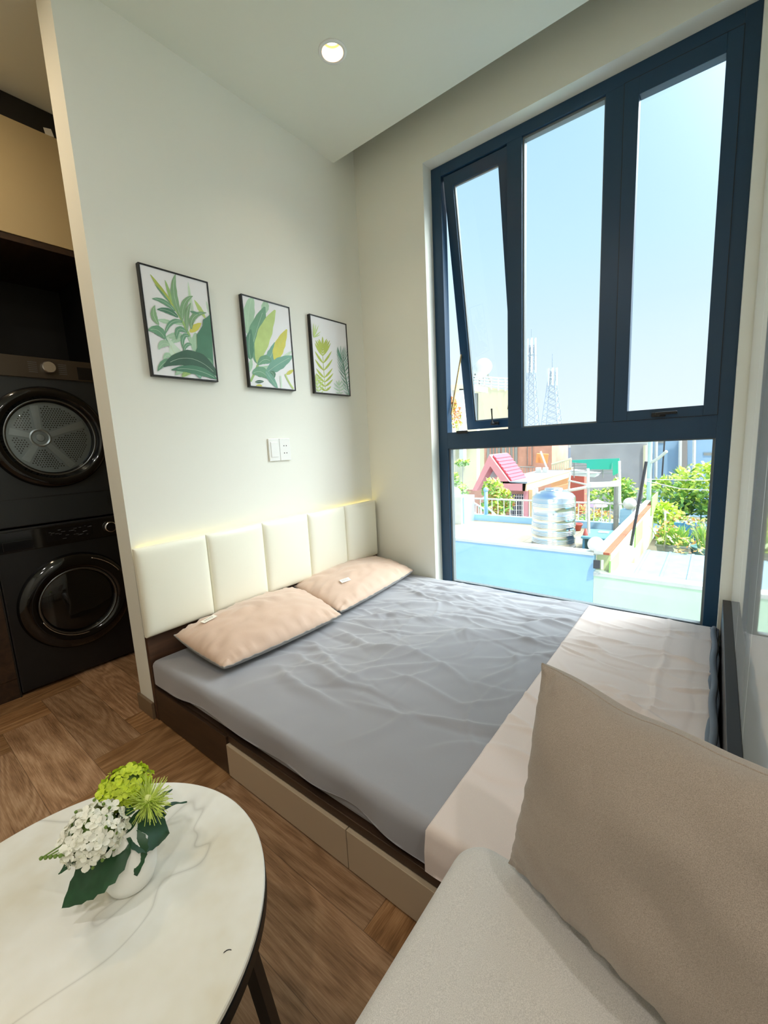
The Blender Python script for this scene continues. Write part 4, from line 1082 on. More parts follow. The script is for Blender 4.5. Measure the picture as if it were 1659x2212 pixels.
E_purple = plain('mauve canvas', rgb(196, 160, 205), 0.8)
def foliage(bm, c, r, n, size, seed, cols=(0, 1, 2)):
    rr = random.Random(seed); c = Vector(c)
    for _ in range(n):
        v = Vector((rr.gauss(0, 1), rr.gauss(0, 1), rr.gauss(0, 1))).normalized()*rr.uniform(0.35, 1.0)**0.5
        p = c+Vector((v.x*r[0], v.y*r[1], v.z*r[2])); s = size*rr.uniform(.6, 1.3)
        a = Vector((rr.uniform(-1, 1), rr.uniform(-1, 1), rr.uniform(-.6, .8))).normalized(); b_ = a.cross(Vector((rr.uniform(-1, 1), rr.uniform(-1, 1), 1))).normalized()
        vs = [bm.verts.new(q) for q in (p-a*s, p+b_*s*0.45, p+a*s, p-b_*s*0.45)]
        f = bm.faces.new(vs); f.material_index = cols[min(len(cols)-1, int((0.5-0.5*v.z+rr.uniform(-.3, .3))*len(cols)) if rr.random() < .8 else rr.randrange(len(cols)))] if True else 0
def shrub(name, base, blobs, n, size, label, cat, cols=(0, 1, 2), seed=1, trunk=True, group=None):
    t = thing(name, base, label, cat, group)
    b = BM()
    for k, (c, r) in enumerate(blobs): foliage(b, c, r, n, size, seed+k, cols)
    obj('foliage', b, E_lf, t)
    if trunk:
        b = BM()
        for c, r in blobs: tube(b, [Vector(base), (Vector(base)+Vector(c))/2+Vector((0, 0.03, 0)), Vector(c)], 0.02, 6, r1=0.008)
        obj('stem', b, E_grey, t)
    return t
def quadpx(bm, pts, x, th=0.1, mi=0):
    prism(bm, [X_(p[0], p[1], x) for p in pts], (th, 0, 0), mi)
b = BM(); box(b, (0.2, -80, -6.2), (200, 140, -6.0)); struct('ground', b, E_haze, origin='world')

# --- blue house with the tiled roof terrace
bh = thing('blue_house', (6.2, 1.6, -6), 'neighbouring sky blue house with a tiled roof terrace directly below the window', 'building')
b = BM(); box(b, (4.0, -0.67, -6), (4.14, 5.0, -0.50)); obj('front_wall', b, E_blue, bh)
b = BM(); box(b, (3.98, -0.67, -0.50), (4.16, 5.0, -0.455), 0.004); obj('parapet_cap', b, E_white, bh)
b = BM(); box(b, (4.14, -0.67, -1.05), (8.34, 4.9, -1.0))
obj('terrace_floor', b, E_tile, bh)
b = BM(); box(b, (4.14, -0.675, -6), (8.5, 5.0, -1.06)); obj('house_body', b, E_blue2, bh)
b = BM(); box(b, (8.34, -0.67, -1.06), (8.5, 5.0, -0.84)); obj('curb', b, E_blue, bh)
pl = X_(1000, 1075, 7.7)
b = BM(); box(b, (7.72, pl.y-0.02, -1.0), (8.34, 5.0, pl.z)); obj('corner_wall', b, E_blue, bh)
b = BM(); box(b, (7.62, pl.y+0.02, -1.0), (7.72, pl.y+0.24, pl.z+0.03)); obj('corner_post', b, E_white, bh)
b = BM(); p = X_(980, 1060, 7.8); sphere(b, (7.9, p.y, pl.z+0.12), 0.13, 20); obj('post_ball', b, E_globe, bh, True)
rl = thing('terrace_railing', (8.42, 1.3, -0.84), 'white metal railing along the far edge of the tiled terrace, behind the steel tank', 'railing')
zr = X_(1010, 1076, 8.42).z
b = BM(); tube(b, [(8.42, -0.7, zr), (8.42, 3.3, zr)], 0.022, 8); obj('top_rail', b, E_pole, rl)
y = -0.6; kbar = 0
while y < 3.3:
    b = BM(); tube(b, [(8.42, y, -0.84), (8.42, y, zr)], 0.012, 6); obj('baluster', b, E_pole, rl); y += 0.17
p = X_(1049, 1062, 8.4); b = BM(); tube(b, [(8.42, p.y, -0.84), (8.42, p.y, p.z)], 0.05, 10); sphere(b, (8.42, p.y, p.z+0.05), 0.07, 12); obj('newel_post', b, E_blue2, rl, True)
st = thing('stair_railing', X_(1040, 1120, 9.2), 'white diagonal stair railing beyond the left end of the terrace railing', 'railing')
for a_, c_ in (((1008, 1076), (1046, 1100)), ((1050, 1094), (1080, 1120)), ((1040, 1078), (1050, 1072)), ((1008, 1096), (1046, 1122))):
    b = BM(); tube(b, [X_(*a_, 9.2), X_(*c_, 9.2)], 0.025, 6); obj('rail', b, E_pole, st)
for q in range(7):
    f = q/6; b = BM(); tube(b, [X_(1010+36*f, 1077+23*f, 9.2), X_(1010+36*f, 1097+23*f, 9.2)], 0.014, 6); obj('baluster', b, E_pole, st)

# steel water tank with raised hoops
tc_ = Z_(1197, 1187, -1.0); TXc = 6.3; TYc = (X_(1150, 1130, 6.3).y+X_(1243, 1130, 6.3).y)/2; trd = (X_(1150, 1130, 6.3).y-X_(1243, 1130, 6.3).y)/2*0.97
zt = X_(1197, 1078, 6.3-0.3).z
tk = thing('water_tank', (TXc, TYc, -1.0), 'upright ribbed stainless steel water tank standing on the tiled roof terrace', 'tank')
prof = [(trd*0.97, 0.0), (trd, 0.02)]; Ht = zt+1.0; z = 0.05
for gz in (0.10, 0.26, 0.42, 0.58, 0.82):
    for q in range(3):
        zz = gz*Ht+q*0.030*Ht; prof += [(trd, zz-0.012), (trd+0.008, zz-0.003), (trd+0.008, zz+0.003), (trd, zz+0.012)]
prof += [(trd, Ht-0.03), (trd*0.97, Ht), (trd*0.86, Ht+0.05), (trd*0.62, Ht+0.10), (trd*0.40, Ht+0.125), (0.0, Ht+0.13)]
T = Matrix.Translation((TXc, TYc, -0.98))
b = BM(); lathe(b, prof, 72, T); obj('tank_body', b, E_steel, tk, True, auto=50)
b = BM(); lathe(b, [(0.0, Ht+0.165), (0.16, Ht+0.16), (0.175, Ht+0.14), (0.175, Ht+0.10)], 32, T); obj('lid', b, E_steel, tk, True, auto=40)
b = BM(); lathe(b, [(trd+0.02, -0.02), (trd+0.02, 0.02), (0, 0.02)], 32, T); obj('base_ring', b, E_grey, tk)
b = BM(); tube(b, [(TXc-0.1, TYc+0.30, -0.98+Ht+0.05), (TXc-0.1, TYc+0.30, -0.98+Ht+0.16)], 0.03, 10); obj('vent_pipe', b, E_globe, tk)
for q, (px, py, xx, rr_, lab) in enumerate(((1287, 1176, 4.07, 0.108, 'large opal globe lamp on the near corner of the blue parapet'), (1360, 1088, 8.42, 0.135, 'opal globe lamp on the far blue post beside the pole frame'))):
    p = X_(px, py, xx); t = thing('globe_lamp', (p.x, p.y, p.z-rr_-0.03), lab, 'lamp')
    b = BM(); sphere(b, p, rr_, 28); obj('globe', b, E_globe, t, True)
    b = BM(); tube(b, [p-Vector((0, 0, rr_+0.03)), p-Vector((0, 0, rr_*0.9))], 0.06, 12); obj('collar', b, E_white, t)
p = X_(1352, 1100, 8.42); b = BM(); box(b, (8.34, p.y-0.12, -1.0), (8.5, p.y+0.10, p.z)); obj('globe_post', b, E_blue, bh)
# bench board, pot, cone, pole frame on the terrace
p0 = Z_(1256, 1160, -0.72); p1 = Z_(1322, 1164, -0.72); p2 = Z_(1312, 1146, -0.72)
t = thing('terrace_table', (p0.x, (p0.y+p1.y)/2, -1.0), 'teal blue low table on the terrace behind the near globe lamp', 'table')
b = BM(); box(b, (p0.x-0.05, p0.y, -0.74), (p0.x+0.75, p1.y, -0.70), 0.005); obj('top', b, plain('teal blue board', rgb(96, 150, 168), 0.6), t)
b = BM(); box(b, (p0.x, p0.y-0.02, -1.0), (p0.x+0.6, p0.y-0.06, -0.74)); obj('side_panel', b, plain('mid blue board', rgb(70, 130, 165), 0.6), t)
b = BM(); box(b, (p0.x+0.4, p0.y-0.2, -0.70), (p0.x+0.55, p0.y-0.02-0.36, -0.685), 0.003); tag(obj('paper_box', b, E_white), 'flat white tray lying on the teal terrace table', 'tray')
p = Z_(1247, 1146, -1.0); b = BM(); T = Matrix.Translation((p.x, p.y, -1.0)); lathe(b, [(0.0, 0.0), (0.07, 0.0), (0.10, 0.13), (0.115, 0.13), (0.115, 0.17), (0.09, 0.17), (0.08, 0.14), (0, 0.14)], 24, T)
tag(obj('flower_pot', b, E_potr, None, True), 'small red clay pot on the terrace right of the steel tank', 'pot')
p = Vector((p0.x+0.1, p0.y-0.05, -0.70)); b = BM(); lathe(b, [(0.05, 0), (0.02, 0.12), (0.0, 0.13)], 16, Matrix.Translation(p)); tag(obj('red_cone', b, E_potr, None, True), 'little red cone on the left end of the teal terrace table', 'cone')
pf = thing('pole_frame', Z_(1270, 1186, -1.0), 'makeshift frame of white poles and beams over the terrace right of the tank', 'frame')
A0 = Z_(1272, 1184, -1.0); 
def vpole(px0, py0, px1, py1, z0, r_, nm, mt_, par):
    a = Z_(px0, py0, z0); c = X_(px1, py1, a.x); b = BM(); tube(b, [a, c], r_, 8); return obj(nm, b, mt_, par)
vpole(1272, 1184, 1270, 1012, -1.0, 0.027, 'upright', E_pole, pf)
vpole(1340, 1140, 1338, 996, -1.0, 0.027, 'upright', E_pole, pf)
vpole(1330, 1146, 1332, 1050, -1.0, 0.055, 'upright', E_grey, pf)
vpole(1347, 1140, 1336, 1050, -1.0, 0.018, 'upright', E_pole, pf)
for a_, c_, xx0, xx1, r_ in (((1215, 1062), (1338, 1040), 7.6, 8.0, 0.035), ((1272, 1048), (1336, 1046), 6.2, 7.9, 0.055), ((1228, 1038), (1272, 1048), 7.5, 7.2, 0.02), ((1228, 1060), (1232, 1020), 7.5, 7.5, 0.02)):
    b = BM(); tube(b, [X_(*a_, xx0), X_(*c_, xx1)], r_, 8); obj('beam', b, E_pole, pf)

# --- divider wall, floodlight, mint house
dv = thing('divider_wall', (6.2, -0.77, -6), 'boundary wall between the terraces with a white and terracotta weathered top', 'wall')
b = BM(); box(b, (4.145, -0.68, -6), (9.4, -0.86, -0.47)); obj('wall_body', b, E_yellow, dv)
b = BM(); box(b, (3.98, -0.67, -0.47), (9.4, -0.79, -0.42), 0.004); obj('white_cap', b, E_white, dv, label='weathered white strip')
b = BM(); box(b, (3.98, -0.79, -0.47), (9.4, -0.87, -0.435), 0.004); obj('terracotta_cap', b, E_terra, dv, label='terracotta strip')
for pa, pb in (((1318, 1212), (1336, 1246)), ((1373, 1140), (1387, 1180)), ((1408, 1075), (1420, 1112))):
    a = at(*pa, 1, -0.87); c = at(pb[0], pa[1], 1, -0.87); zl = at(pa[0], pb[1], 1, -0.87).z
    b = BM(); box(b, (a.x, -0.86, zl), (c.x, -0.88, a.z)); obj('green_panel', b, E_gpanel, dv)
b = BM(); box(b, (4.14, -0.86, -1.35), (5.75, -1.0, -1.02), 0.01); obj('ledge', b, E_yellow, dv)
p = X_(1289, 1219, 3.93)
t = thing('floodlight', p-Vector((0, 0, 0.07)), 'small black floodlight box fixed at the corner of blue and mint walls', 'lamp')
b = BM(); obox(b, p, (0.07, 0.085, 0.12), (0, 0.25, 0.2), 0.006); obj('housing', b, E_dark, t)
b = BM(); obox(b, p+Vector((0.02, -0.065, 0.0)), (0.02, 0.03, 0.13), (0, 0.25, 0.2), 0.002); obj('bracket', b, E_white, t)
mh = thing('mint_house', (6.5, -4, -6), 'mint green neighbouring house with a planted flat roof, right of the blue house', 'building')
b = BM(); box(b, (4.0, -0.672, -6), (4.14, -7.0, -0.79)); obj('front_wall', b, E_green, mh)
b = BM(); box(b, (3.98, -0.672, -0.79), (4.17, -7.0, -0.735), 0.004); obj('parapet_cap', b, E_white, mh)
b = BM(); box(b, (4.14, -0.86, -6), (13.0, -7.0, -1.36)); obj('roof_floor', b, E_soil, mh)
s0 = Z_(1396, 1188, -0.98); 
b = BM(); box(b, (4.17, -1.0, -1.03), (s0.x, -7.0, -0.98)); 
for i in range(18): box(b, (4.17, -1.05-i*0.33, -0.98), (s0.x, -1.09-i*0.33, -0.968))
obj('sheet_roof', b, E_sheet, mh)

# --- planters
GZ = -1.36
def grass(bm, c, r, h, n, seed, mi=1):
    rr = random.Random(seed)
    for _ in range(n):
        a = rr.uniform(0, 6.28); d = rr.uniform(0, 1); p = Vector(c)+Vector((math.cos(a)*r[0]*d, math.sin(a)*r[1]*d, 0))
        tip = p+Vector((rr.uniform(-.5, .5)*h, rr.uniform(-.5, .5)*h, h*rr.uniform(.6, 1.1))); w_ = Vector((0.0, 0.012, 0))
        vs = [bm.verts.new(q) for q in (p-w_, p+w_, (p+tip)/2+Vector((0, 0, h*.12))+w_*.8, tip, (p+tip)/2+Vector((0, 0, h*.12))-w_*.8)]
        bm.faces.new(vs).material_index = rr.choice([0, 1, 1, mi])
p = Z_(1452, 1203, GZ)
t = thing('planter_trough', (p.x, p.y, GZ), 'grey rectangular trough planter full of tall grass on the mint roof', 'planter')
b = BM(); rows = [[(p.x-0.17*f, p.y-0.27*f, GZ+z), (p.x+0.17*f, p.y-0.27*f, GZ+z), (p.x+0.17*f, p.y+0.27*f, GZ+z), (p.x-0.17*f, p.y+0.27*f, GZ+z)] for f, z in ((0.84, 0), (1.0, 0.24), (1.08, 0.24), (1.08, 0.28), (0.98, 0.28), (0.95, 0.20))]
V_ = quadstrip(b, rows, close_u=True); b.faces.new(V_[0]); b.faces.new(V_[-1]); obj('trough', b, E_potg, t)
b = BM(); grass(b, (p.x, p.y, GZ+0.2), (0.15, 0.24), 0.45, 260, 5); obj('grass', b, E_lf, t); t.children[-1]['kind'] = 'stuff'
b = BM(); tube(b, [(p.x-0.05, p.y+0.12, GZ+0.2), (p.x-0.03, p.y+0.16, GZ+0.95)], 0.018, 6); obj('stake', b, E_pole, t)
p = Z_(1520, 1206, GZ)
t = thing('round_planter', (p.x, p.y, GZ), 'round teal pot with a spiky plant beside the grey trough', 'planter')
b = BM(); lathe(b, [(0.0, 0), (0.17, 0), (0.22, 0.14), (0.21, 0.15), (0.235, 0.20), (0.235, 0.24), (0.20, 0.24), (0.19, 0.2), (0, 0.2)], 32, Matrix.Translation((p.x, p.y, GZ))); obj('pot', b, E_pott, t, True, auto=40)
b = BM(); grass(b, (p.x, p.y, GZ+0.2), (0.10, 0.10), 0.5, 90, 8, 4); obj('leaves', b, E_lf, t)
for k, (px, py, lab) in enumerate(((1478, 1166, 'blue plastic crate with plants, left one in front of the bush'), (1530, 1172, 'blue plastic crate, right one in front of the bush'))):
    p = Z_(px, py, GZ+0.1); t = thing('plant_crate', (p.x, p.y, GZ), lab, 'crate')
    b = BM(); box(b, (p.x-0.15, p.y-0.2, GZ), (p.x+0.15, p.y+0.2, GZ+0.5), 0.01)
    for i in range(6): box(b, (p.x-0.155, p.y-0.18+i*0.062, GZ+0.06), (p.x-0.15, p.y-0.15+i*0.062, GZ+0.44))
    obj('crate', b, E_crate, t)
    b = BM(); foliage(b, (p.x-0.05, p.y, GZ+0.56), (0.15, 0.25, 0.09), 60, 0.05, 31+k, (0, 3, 4, 0)); obj('foliage', b, E_lf, t)
for k, (px, py, xx, rr_, n, col, lab) in enumerate((
    (1455, 1070, 11.2, (0.6, 0.75, 0.55), 620, (0, 1, 2), 'bushy green shrub on the mint roof nearest the divider wall'),
    (1520, 1060, 11.0, (0.7, 0.85, 0.75), 900, (0, 0, 1, 2), 'tall bright yellow green bush against the right window edge'),
    (1437, 1112, 9.6, (0.35, 0.40, 0.30), 260, (0, 0, 1), 'low feathery yellow green shrub beside the pale pipe'),
    (1590, 1075, 11.0, (0.8, 1.0, 0.8), 600, (0, 1, 2), 'wide bush on the mint roof hidden partly by the window edge'))):
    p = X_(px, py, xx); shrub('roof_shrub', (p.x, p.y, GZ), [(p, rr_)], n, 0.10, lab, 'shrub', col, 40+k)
for k, (px, py, xx, lab) in enumerate(((1500, 1150, 8.3, 'straggly yellowing plant around the blue crates'), (1440, 1150, 7.6, 'straggly pale plant left of the grass trough'), (1488, 1185, 6.8, 'small rusty leaved plant between trough and round pot'))):
    p = X_(px, py, xx); shrub('potted_plant', (p.x, p.y, GZ), [(p, (0.22, 0.22, 0.26))], 80, 0.05, lab, 'plant', (0, 3, 4), 60+k)
# dark pole, pale pipe, wires
a = at(1363, 1178, 1, -0.93); c = X_(1396, 997, a.x-0.2)
b = BM(); tube(b, [a, c], 0.022, 8); tag(obj('iron_pole', b, E_dark), 'thin dark pole leaning beside the divider wall', 'pole')
a = Z_(1399, 1158, GZ); c = X_(1405, 945, a.x); pipe_x = a.x; b = BM(); tube(b, [a, c], 0.05, 10); tag(obj('drain_pipe', b, plain('pale green pipe', rgb(190, 214, 208), 0.6)), 'tall pale green pipe rising from the mint roof beside the divider wall', 'pipe')
for k, (q, lab) in enumerate((([(1388, 1035), (1470, 1037), (1600, 1037)], 'upper straight clothes line across the mint roof'), ([(1388, 1037), (1470, 1056), (1600, 1062)], 'lower sagging clothes line across the mint roof'))):
    b = BM(); tube(b, [X_(*s, 8.0) for s in q], 0.009, 6); tag(obj('clothes_line', b, E_pole), lab, 'line')
b = BM(); a = X_(1404, 1000, pipe_x); c = X_(1440, 975, pipe_x-0.3); tube(b, [a, (a+c)/2+Vector((0, 0, -0.03)), c], 0.035, 6); tag(obj('branch', b, E_pole), 'bare pale branch sticking out from the pale green pipe', 'branch')

# --- pink gabled house
ph = thing('pink_house', X_(1080, 1200, 12.5), 'pink house with a steep gabled porch and rose tiled roof beyond the terrace', 'building')
b = BM(); quadpx(b, [(1020, 1060), (1057, 982), (1101, 1042), (1136, 1045), (1134, 1061), (1094, 1059), (1059, 1007), (1030, 1060)], 12.0, 1.6); obj('gable_frame', b, E_pink, ph)
def offs(px, py, dz): v = X_(px, py, 12.0); return v+Vector((0.12, 0, dz))
b = BM(); prism(b, [offs(1062, 988, 0.03), offs(1103, 1044, 0.03), offs(1103, 1044, 0.09), offs(1062, 988, 0.09)], (1.4, 0, 0))
for i in range(1, 8):
    f = i/8; prism(b, [offs(1062+41*f, 988+56*f, 0.09), offs(1064+41*f, 990+56*f, 0.09), offs(1064+41*f, 990+56*f, 0.12), offs(1062+41*f, 988+56*f, 0.12)], (1.4, 0, 0))
obj('roof_tiles', b, E_red, ph)
b = BM(); quadpx(b, [(1030, 1059), (1059, 1008), (1074, 1030), (1058, 1034), (1044, 1058)], 12.5, 0.1); obj('soffit', b, E_white, ph)
b = BM(); quadpx(b, [(1008, 1058), (1140, 1052), (1140, 1160), (1008, 1160)], 14.2, 0.2); obj('rear_wall', b, E_brick, ph)
b = BM(); quadpx(b, [(1100, 1068), (1131, 1068), (1131, 1160), (1100, 1160)], 13.6, 0.1); obj('doorway', b, E_wind, ph)
b = BM()
for i in range(7):
    tube(b, [X_(1101+i*5, 1068, 13.5), X_(1101+i*5, 1150, 13.5)], 0.012, 4); tube(b, [X_(1100, 1072+i*10, 13.5), X_(1131, 1072+i*10, 13.5)], 0.012, 4)
obj('door_grille', b, E_pole, ph); ph.children[-1]['kind'] = 'stuff'
for px0, px1, mt_ in ((1131, 1141, E_pink), (1142, 1150, E_orange)):
    b = BM(); quadpx(b, [(px0, 1058), (px1, 1058), (px1, 1200), (px0, 1200)], 12.2, 0.3); obj('column', b, mt_, ph)
a = X_(1136, 1045, 12.0); c = X_(1134, 1061, 12.0)
b = BM(); box(b, (12.0, a.y-0.02, c.z), (17.5, a.y+0.12, a.z)); obj('side_fascia', b, E_orange, ph)
b = BM(); box(b, (12.0, a.y-0.04, a.z), (17.5, a.y+1.3, a.z+0.07)); obj('flat_roof', b, E_conc, ph)
b = BM(); quadpx(b, [(1152, 1064), (1245, 1040), (1245, 1160), (1152, 1160)], 15.0, 0.2); obj('side_wall', b, E_orange, ph)
b = BM(); quadpx(b, [(1158, 1062), (1178, 1056), (1178, 1100), (1158, 1104)], 14.9, 0.08); obj('shutter', b, E_brick, ph)
ob = thing('apricot_balcony', X_(1212, 1060, 17.5), 'apricot wall topped by a white balustrade above the steel tank', 'building')
b = BM(); quadpx(b, [(1190, 1022), (1234, 1010), (1234, 1070), (1190, 1070)], 17.5, 0.4); obj('wall', b, E_orange, ob)
b = BM(); tube(b, [X_(1192, 1003, 17.5), X_(1234, 991, 17.5)], 0.06, 6); obj('handrail', b, E_cream, ob)
for i in range(10):
    f = i/9; b = BM(); tube(b, [X_(1193+40*f, 1003-12*f, 17.5), X_(1193+40*f, 1022-12*f, 17.5)], 0.03, 5); obj('baluster', b, E_cream, ob)
rh = thing('red_shed', X_(1250, 1080, 14.0), 'small red shed with a pale sheet roof below the teal net', 'building')
b = BM(); quadpx(b, [(1232, 1026), (1262, 1030), (1262, 1110), (1232, 1110)], 14.0, 0.6); obj('wall', b, plain('brick red paint', rgb(214, 104, 84), 0.8), rh)
b = BM(); quadpx(b, [(1232, 1016), (1290, 1024), (1284, 1031), (1232, 1027)], 13.5, 0.6); obj('roof', b, E_white, rh)
tn = thing('shade_net', X_(1290, 1030, 13.0), 'bright teal shade net stretched over a wire frame before the concrete wall', 'net')
b = BM(); quadpx(b, [(1236, 994), (1338, 990), (1338, 996), (1322, 1000), (1321, 1014), (1268, 1014), (1267, 1001), (1236, 999)], 13.0, 0.03); quadpx(b, [(1322, 992), (1338, 991), (1335, 1022), (1324, 1028)], 12.9, 0.03); obj('net', b, E_teal, tn)
b = BM()
for i in range(5): tube(b, [X_(1236, 1000+i*6, 13.1), X_(1336, 998+i*6, 13.1)], 0.012, 4)
for i in range(4): tube(b, [X_(1240+i*31, 994, 13.1), X_(1240+i*31, 1032, 13.1)], 0.02, 4)
obj('wire_frame', b, E_grey, tn)
p = X_(1290, 1086, 11.5); b = BM(); lathe(b, [(0.0, 0.22), (0.18, 0.12), (0.30, 0.0)], 10, Matrix.Translation(p-Vector((0, 0, 0.1)))); 
t = thing('parasol', p-Vector((0, 0, 1.8)), 'mauve garden parasol among trees behind the pole frame', 'parasol'); obj('canopy', b, E_purple, t)
b = BM(); tube(b, [p-Vector((0, 0, 1.8)), p], 0.02, 6); obj('pole', b, E_pole, t)
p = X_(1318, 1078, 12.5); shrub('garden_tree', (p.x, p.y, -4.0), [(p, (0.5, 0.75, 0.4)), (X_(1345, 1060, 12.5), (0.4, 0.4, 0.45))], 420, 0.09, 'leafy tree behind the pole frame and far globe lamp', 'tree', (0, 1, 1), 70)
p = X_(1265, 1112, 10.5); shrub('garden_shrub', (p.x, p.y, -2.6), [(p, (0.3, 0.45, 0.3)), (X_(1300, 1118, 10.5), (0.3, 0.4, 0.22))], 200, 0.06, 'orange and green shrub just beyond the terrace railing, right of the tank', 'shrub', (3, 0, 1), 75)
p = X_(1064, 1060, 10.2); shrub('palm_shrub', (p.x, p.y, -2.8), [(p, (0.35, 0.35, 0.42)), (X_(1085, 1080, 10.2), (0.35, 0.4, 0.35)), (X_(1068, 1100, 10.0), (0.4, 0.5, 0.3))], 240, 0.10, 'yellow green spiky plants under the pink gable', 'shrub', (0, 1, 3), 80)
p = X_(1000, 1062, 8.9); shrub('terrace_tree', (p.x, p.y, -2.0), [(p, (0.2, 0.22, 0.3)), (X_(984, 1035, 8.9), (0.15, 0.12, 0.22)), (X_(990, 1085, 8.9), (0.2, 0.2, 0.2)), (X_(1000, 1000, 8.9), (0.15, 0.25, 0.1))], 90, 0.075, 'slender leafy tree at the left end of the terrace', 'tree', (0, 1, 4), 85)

# --- further buildings
cb = thing('cream_building', X_(1060, 1100, 22.0), 'cream building with a white rooftop railing seen through the tilted casement', 'building')
b = BM(); quadpx(b, [(1033, 833), (1098, 843), (1098, 1110), (1033, 1110)], 22.0, 0.9); obj('main_block', b, E_cream, cb)
b = BM(); quadpx(b, [(1016, 832), (1033, 833), (1033, 1110), (1016, 1110)], 22.2, 5.0); obj('side_block', b, E_white, cb)
b = BM(); quadpx(b, [(1021, 850), (1031, 850), (1031, 908), (1021, 908)], 22.1, 0.1); obj('window', b, E_win, cb)
b = BM(); quadpx(b, [(900, 905), (1016, 905), (1016, 1110), (900, 1110)], 22.4, 4.0); obj('low_wing', b, E_cream, cb)
for i in range(4):
    b = BM(); tube(b, [X_(1015, 812+i*6, 21.9), X_(1098, 818+i*6.5, 21.9)], 0.045, 5); obj('rail', b, E_pole, cb)
for i in range(6):
    b = BM(); tube(b, [X_(1016+i*15, 811+i*1.2, 21.9), X_(1016+i*15, 836+i*1.8, 21.9)], 0.045, 5); obj('rail_post', b, E_pole, cb)
p = X_(1040, 797, 23.0); t = thing('rooftop_tank', p-Vector((0, 0, 0.9)), 'horizontal white water tank on the roof of the cream building', 'tank')
b = BM(); T = Matrix.Translation(p) @ Matrix.Rotation(R(35), 4, 'Z') @ Matrix.Rotation(R(90), 4, 'Y'); lathe(b, [(0.0, -1.0), (0.35, -0.95), (0.5, -0.8), (0.5, 0.8), (0.35, 0.95), (0, 1.0)], 24, T); obj('cylinder', b, E_white, t, True, auto=50)
b = BM()
for dx, dy in ((-.5, -.4), (.5, -.4), (-.5, .4), (.5, .4)): tube(b, [p+Vector((dx, dy, -0.9)), p+Vector((dx*.6, dy*.6, -0.2))], 0.05, 5)
obj('stand', b, E_grey, t)
wp = thing('white_pavilion', X_(990, 960, 15.0), 'white columned roof terrace at the far left of the window', 'building')
b = BM(); quadpx(b, [(950, 832), (1012, 830), (1012, 842), (950, 844)], 15.0, 2.0); obj('roof_slab', b, E_cream, wp)
for px in (968, 992):
    b = BM(); quadpx(b, [(px, 840), (px+9, 840), (px+9, 1000), (px, 1000)], 15.0, 0.3); obj('column', b, E_white, wp)
b = BM(); quadpx(b, [(940, 925), (1030, 920), (1030, 1110), (940, 1110)], 15.5, 0.3); obj('parapet', b, E_cream, wp)
for k in range(2):
    b = BM(); tube(b, [X_(964+k*7, 745+k*12, 15.0), X_(972, 835, 15.0)], 0.02, 5); tag(obj('roof_pole', b, E_grey), ['tallest thin pole on the white columned terrace', 'shorter thin pole on the white columned terrace'][k], 'pole')
p = X_(982, 900, 12.0); shrub('rust_shrub', (p.x, p.y, -6.0), [(p, (0.3, 0.34, 0.42)), (X_(975, 875, 12.0), (0.2, 0.2, 0.3))], 260, 0.07, 'rust and green leaved shrub behind the open casement', 'shrub', (3, 3, 0), 90)
br = thing('brick_apartments', X_(1120, 1060, 20.0), 'dusty pink apartment block with tall windows behind the pink gable', 'building')
b = BM(); quadpx(b, [(1046, 945), (1192, 940), (1192, 1080), (1046, 1080)], 20.0, 3.0); obj('facade', b, E_brick, br)
for x0, x1, y0, y1 in ((1052, 1080, 965, 990), (1084, 1117, 965, 1002), (1139, 1149, 962, 1005)):
    b = BM(); quadpx(b, [(x0, y0), (x1, y0), (x1, y1), (x0, y1)], 19.9, 0.12); wf = obj('window', b, E_win, br)
    b = BM()
    for q in range(1, 4): px = x0+(x1-x0)*q/4; tube(b, [X_(px, y0, 19.85), X_(px, y1, 19.85)], 0.035, 4)
    obj('mullions', b, E_brick, wf)
b = BM(); tube(b, [X_(1100, 1008, 19.0), X_(1155, 1009, 19.0)], 0.03, 5); obj('balcony_rail', b, E_grey, br)
for i in range(9):
    b = BM(); tube(b, [X_(1102+i*6, 1008, 19.0), X_(1102+i*6, 1035, 19.0)], 0.018, 4); obj('baluster', b, E_grey, br)
b = BM(); obox(b, X_(1171, 990, 18.6), (0.4, 0.55, 0.45), (0.1, 0, 0.3), 0.02); tag(obj('orange_crate', b, plain('orange board', rgb(232, 150, 90), 0.7)), 'orange boxes piled on the balcony above the pink roof', 'box')
b = BM(); tube(b, [X_(1168, 975, 18.2), X_(1184, 1018, 18.2)], 0.05, 5); tag(obj('leaning_plank', b, E_pole), 'pale plank leaning across the orange boxes', 'plank')
for k, (px, lab) in enumerate(((1163, 'white plastic tub on the flat roof, left one'), (1178, 'white plastic tub on the flat roof, right one'))):
    b = BM(); obox(b, X_(px, 1016, 16.0), (0.25, 0.22, 0.24), (0, 0, 0.2), 0.02); tag(obj('roof_tub', b, E_white), lab, 'tub')
gt = thing('glass_tower', X_(1212, 1050, 24.0), 'pale block with tall dark framed windows left of the concrete wall', 'building')
b = BM(); quadpx(b, [(1186, 940), (1234, 940), (1234, 1060), (1186, 1060)], 24.0, 4.0); obj('facade', b, E_bhouse, gt)
b = BM()
for px in (1194, 1200, 1208, 1216, 1222): tube(b, [X_(px, 945, 23.9), X_(px, 1000, 23.9)], 0.05, 4)
obj('window_bars', b, E_wind, gt)
cw = thing('concrete_building', X_(1320, 1110, 19.0), 'blank stained grey concrete wall behind the teal net', 'building')
b = BM(); quadpx(b, [(1233, 962), (1398, 958), (1398, 1120), (1233, 1120)], 19.0, 4.0); obj('wall', b, E_conc, cw)
b = BM(); quadpx(b, [(1228, 952), (1400, 948), (1400, 964), (1228, 967)], 19.2, 0.5); obj('roof_edge', b, E_white, cw)
b = BM(); tube(b, [X_(1395, 962, 18.9), X_(1393, 1110, 18.9)], 0.10, 6); obj('pipe', b, E_cream, cw)
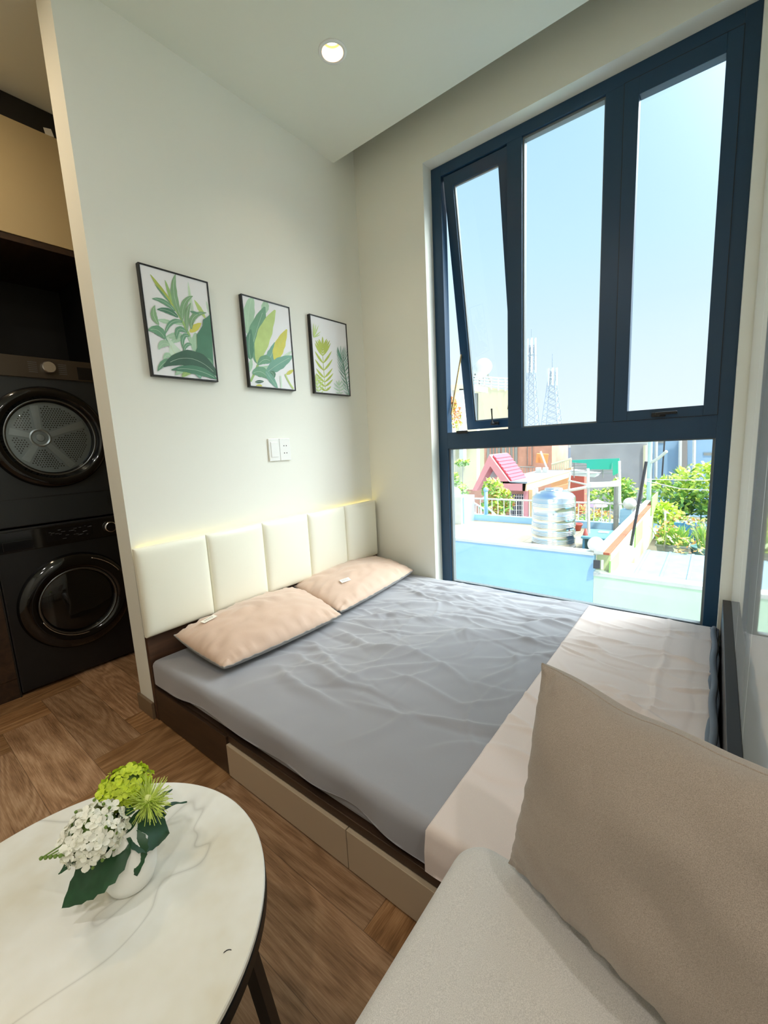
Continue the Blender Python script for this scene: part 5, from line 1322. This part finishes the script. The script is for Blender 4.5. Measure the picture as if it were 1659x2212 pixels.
hb = thing('blue_apartments', X_(1480, 1110, 21.0), 'large hazy blue building behind the green bushes', 'building')
b = BM(); quadpx(b, [(1398, 930), (1780, 915), (1780, 1140), (1398, 1140)], 21.0, 5.0); obj('facade', b, E_bhouse, hb)
for x0, x1, y0, y1 in ((1434, 1441, 1035, 1050), (1443, 1450, 1035, 1050), (1420, 1434, 952, 957), (1520, 1540, 978, 984)):
    b = BM(); quadpx(b, [(x0, y0), (x1, y0), (x1, y1), (x0, y1)], 20.95, 0.1); obj('window', b, E_win, hb)
b = BM(); quadpx(b, [(1472, 940), (1484, 940), (1484, 1060), (1472, 1060)], 20.6, 0.4); obj('downpipe', b, plain('brown grey duct', rgb(150, 140, 134), 0.8), hb)
for px in (1418, 1470, 1500):
    b = BM(); tube(b, [X_(px, 935, 20.6), X_(px-2, 1075, 20.6)], 0.07, 6); obj('pilaster', b, E_white, hb)
a = X_(1436, 945, 14.0); c = X_(1428, 1060, 14.0); b = BM(); tube(b, [c, a], 0.025, 6); tag(obj('roof_mast', b, E_dark), 'thin dark mast in front of the blue building', 'pole')

# --- telecom masts
E_mast = plain('hazy galvanised steel', rgb(150, 160, 172), 0.7)  # steel colour lightened to imitate haze at that distance
def mast(px, ytop, ybase, xx, half, lab, pan, seed):
    top_ = X_(px, ytop, xx); base_ = X_(px, ybase, xx); gz = -6.0
    t = thing('telecom_mast', (top_.x, top_.y, gz), lab, 'mast')
    b = BM(); c = Vector((top_.x, top_.y, 0)); Hh = top_.z
    rb = 0.045*0.5
    def leg(s, z): k = half*(1.0-(z/Hh)*0.78 if z > 0 else 1.0); return c+Vector((s[0]*k, s[1]*k, z))
    cor = ((-1, -1), (1, -1), (1, 1), (-1, 1))
    zs = [gz]+[Hh*i/12 for i in range(13)]
    for s in cor: tube(b, [leg(s, z) for z in zs], 0.06, 4)
    for i in range(13):
        for q in range(4):
            s0_, s1_ = cor[q], cor[(q+1) % 4]; tube(b, [leg(s0_, zs[i]), leg(s1_, zs[i+1])], 0.035, 3); tube(b, [leg(s1_, zs[i]), leg(s0_, zs[i+1])], 0.035, 3)
    tube(b, [(c.x, c.y, Hh), (c.x, c.y, Hh+2.2)], 0.05, 4)
    obj('lattice', b, E_mast, t)
    b = BM()
    for z_ in pan:
        for q in range(6):
            a_ = q*PI/3+0.4; obox(b, (c.x+0.62*math.cos(a_), c.y+0.62*math.sin(a_), Hh+z_), (0.15, 0.26, 2.3), (0, 0, a_), 0.02)
        tube(b, [(c.x-0.62, c.y, Hh+z_), (c.x+0.62, c.y, Hh+z_)], 0.04, 4); tube(b, [(c.x, c.y-0.62, Hh+z_), (c.x, c.y+0.62, Hh+z_)], 0.04, 4)
    obj('antennas', b, E_white, t)
mast(1193, 800, 925, 60.0, 1.4, 'lattice telecom mast with white antennas in the middle window pane', (-0.9,), 1)
mast(1148, 745, 925, 62.0, 1.1, 'second telecom mast, further left and half hidden by the window mullion', (-0.3, -2.8), 2)
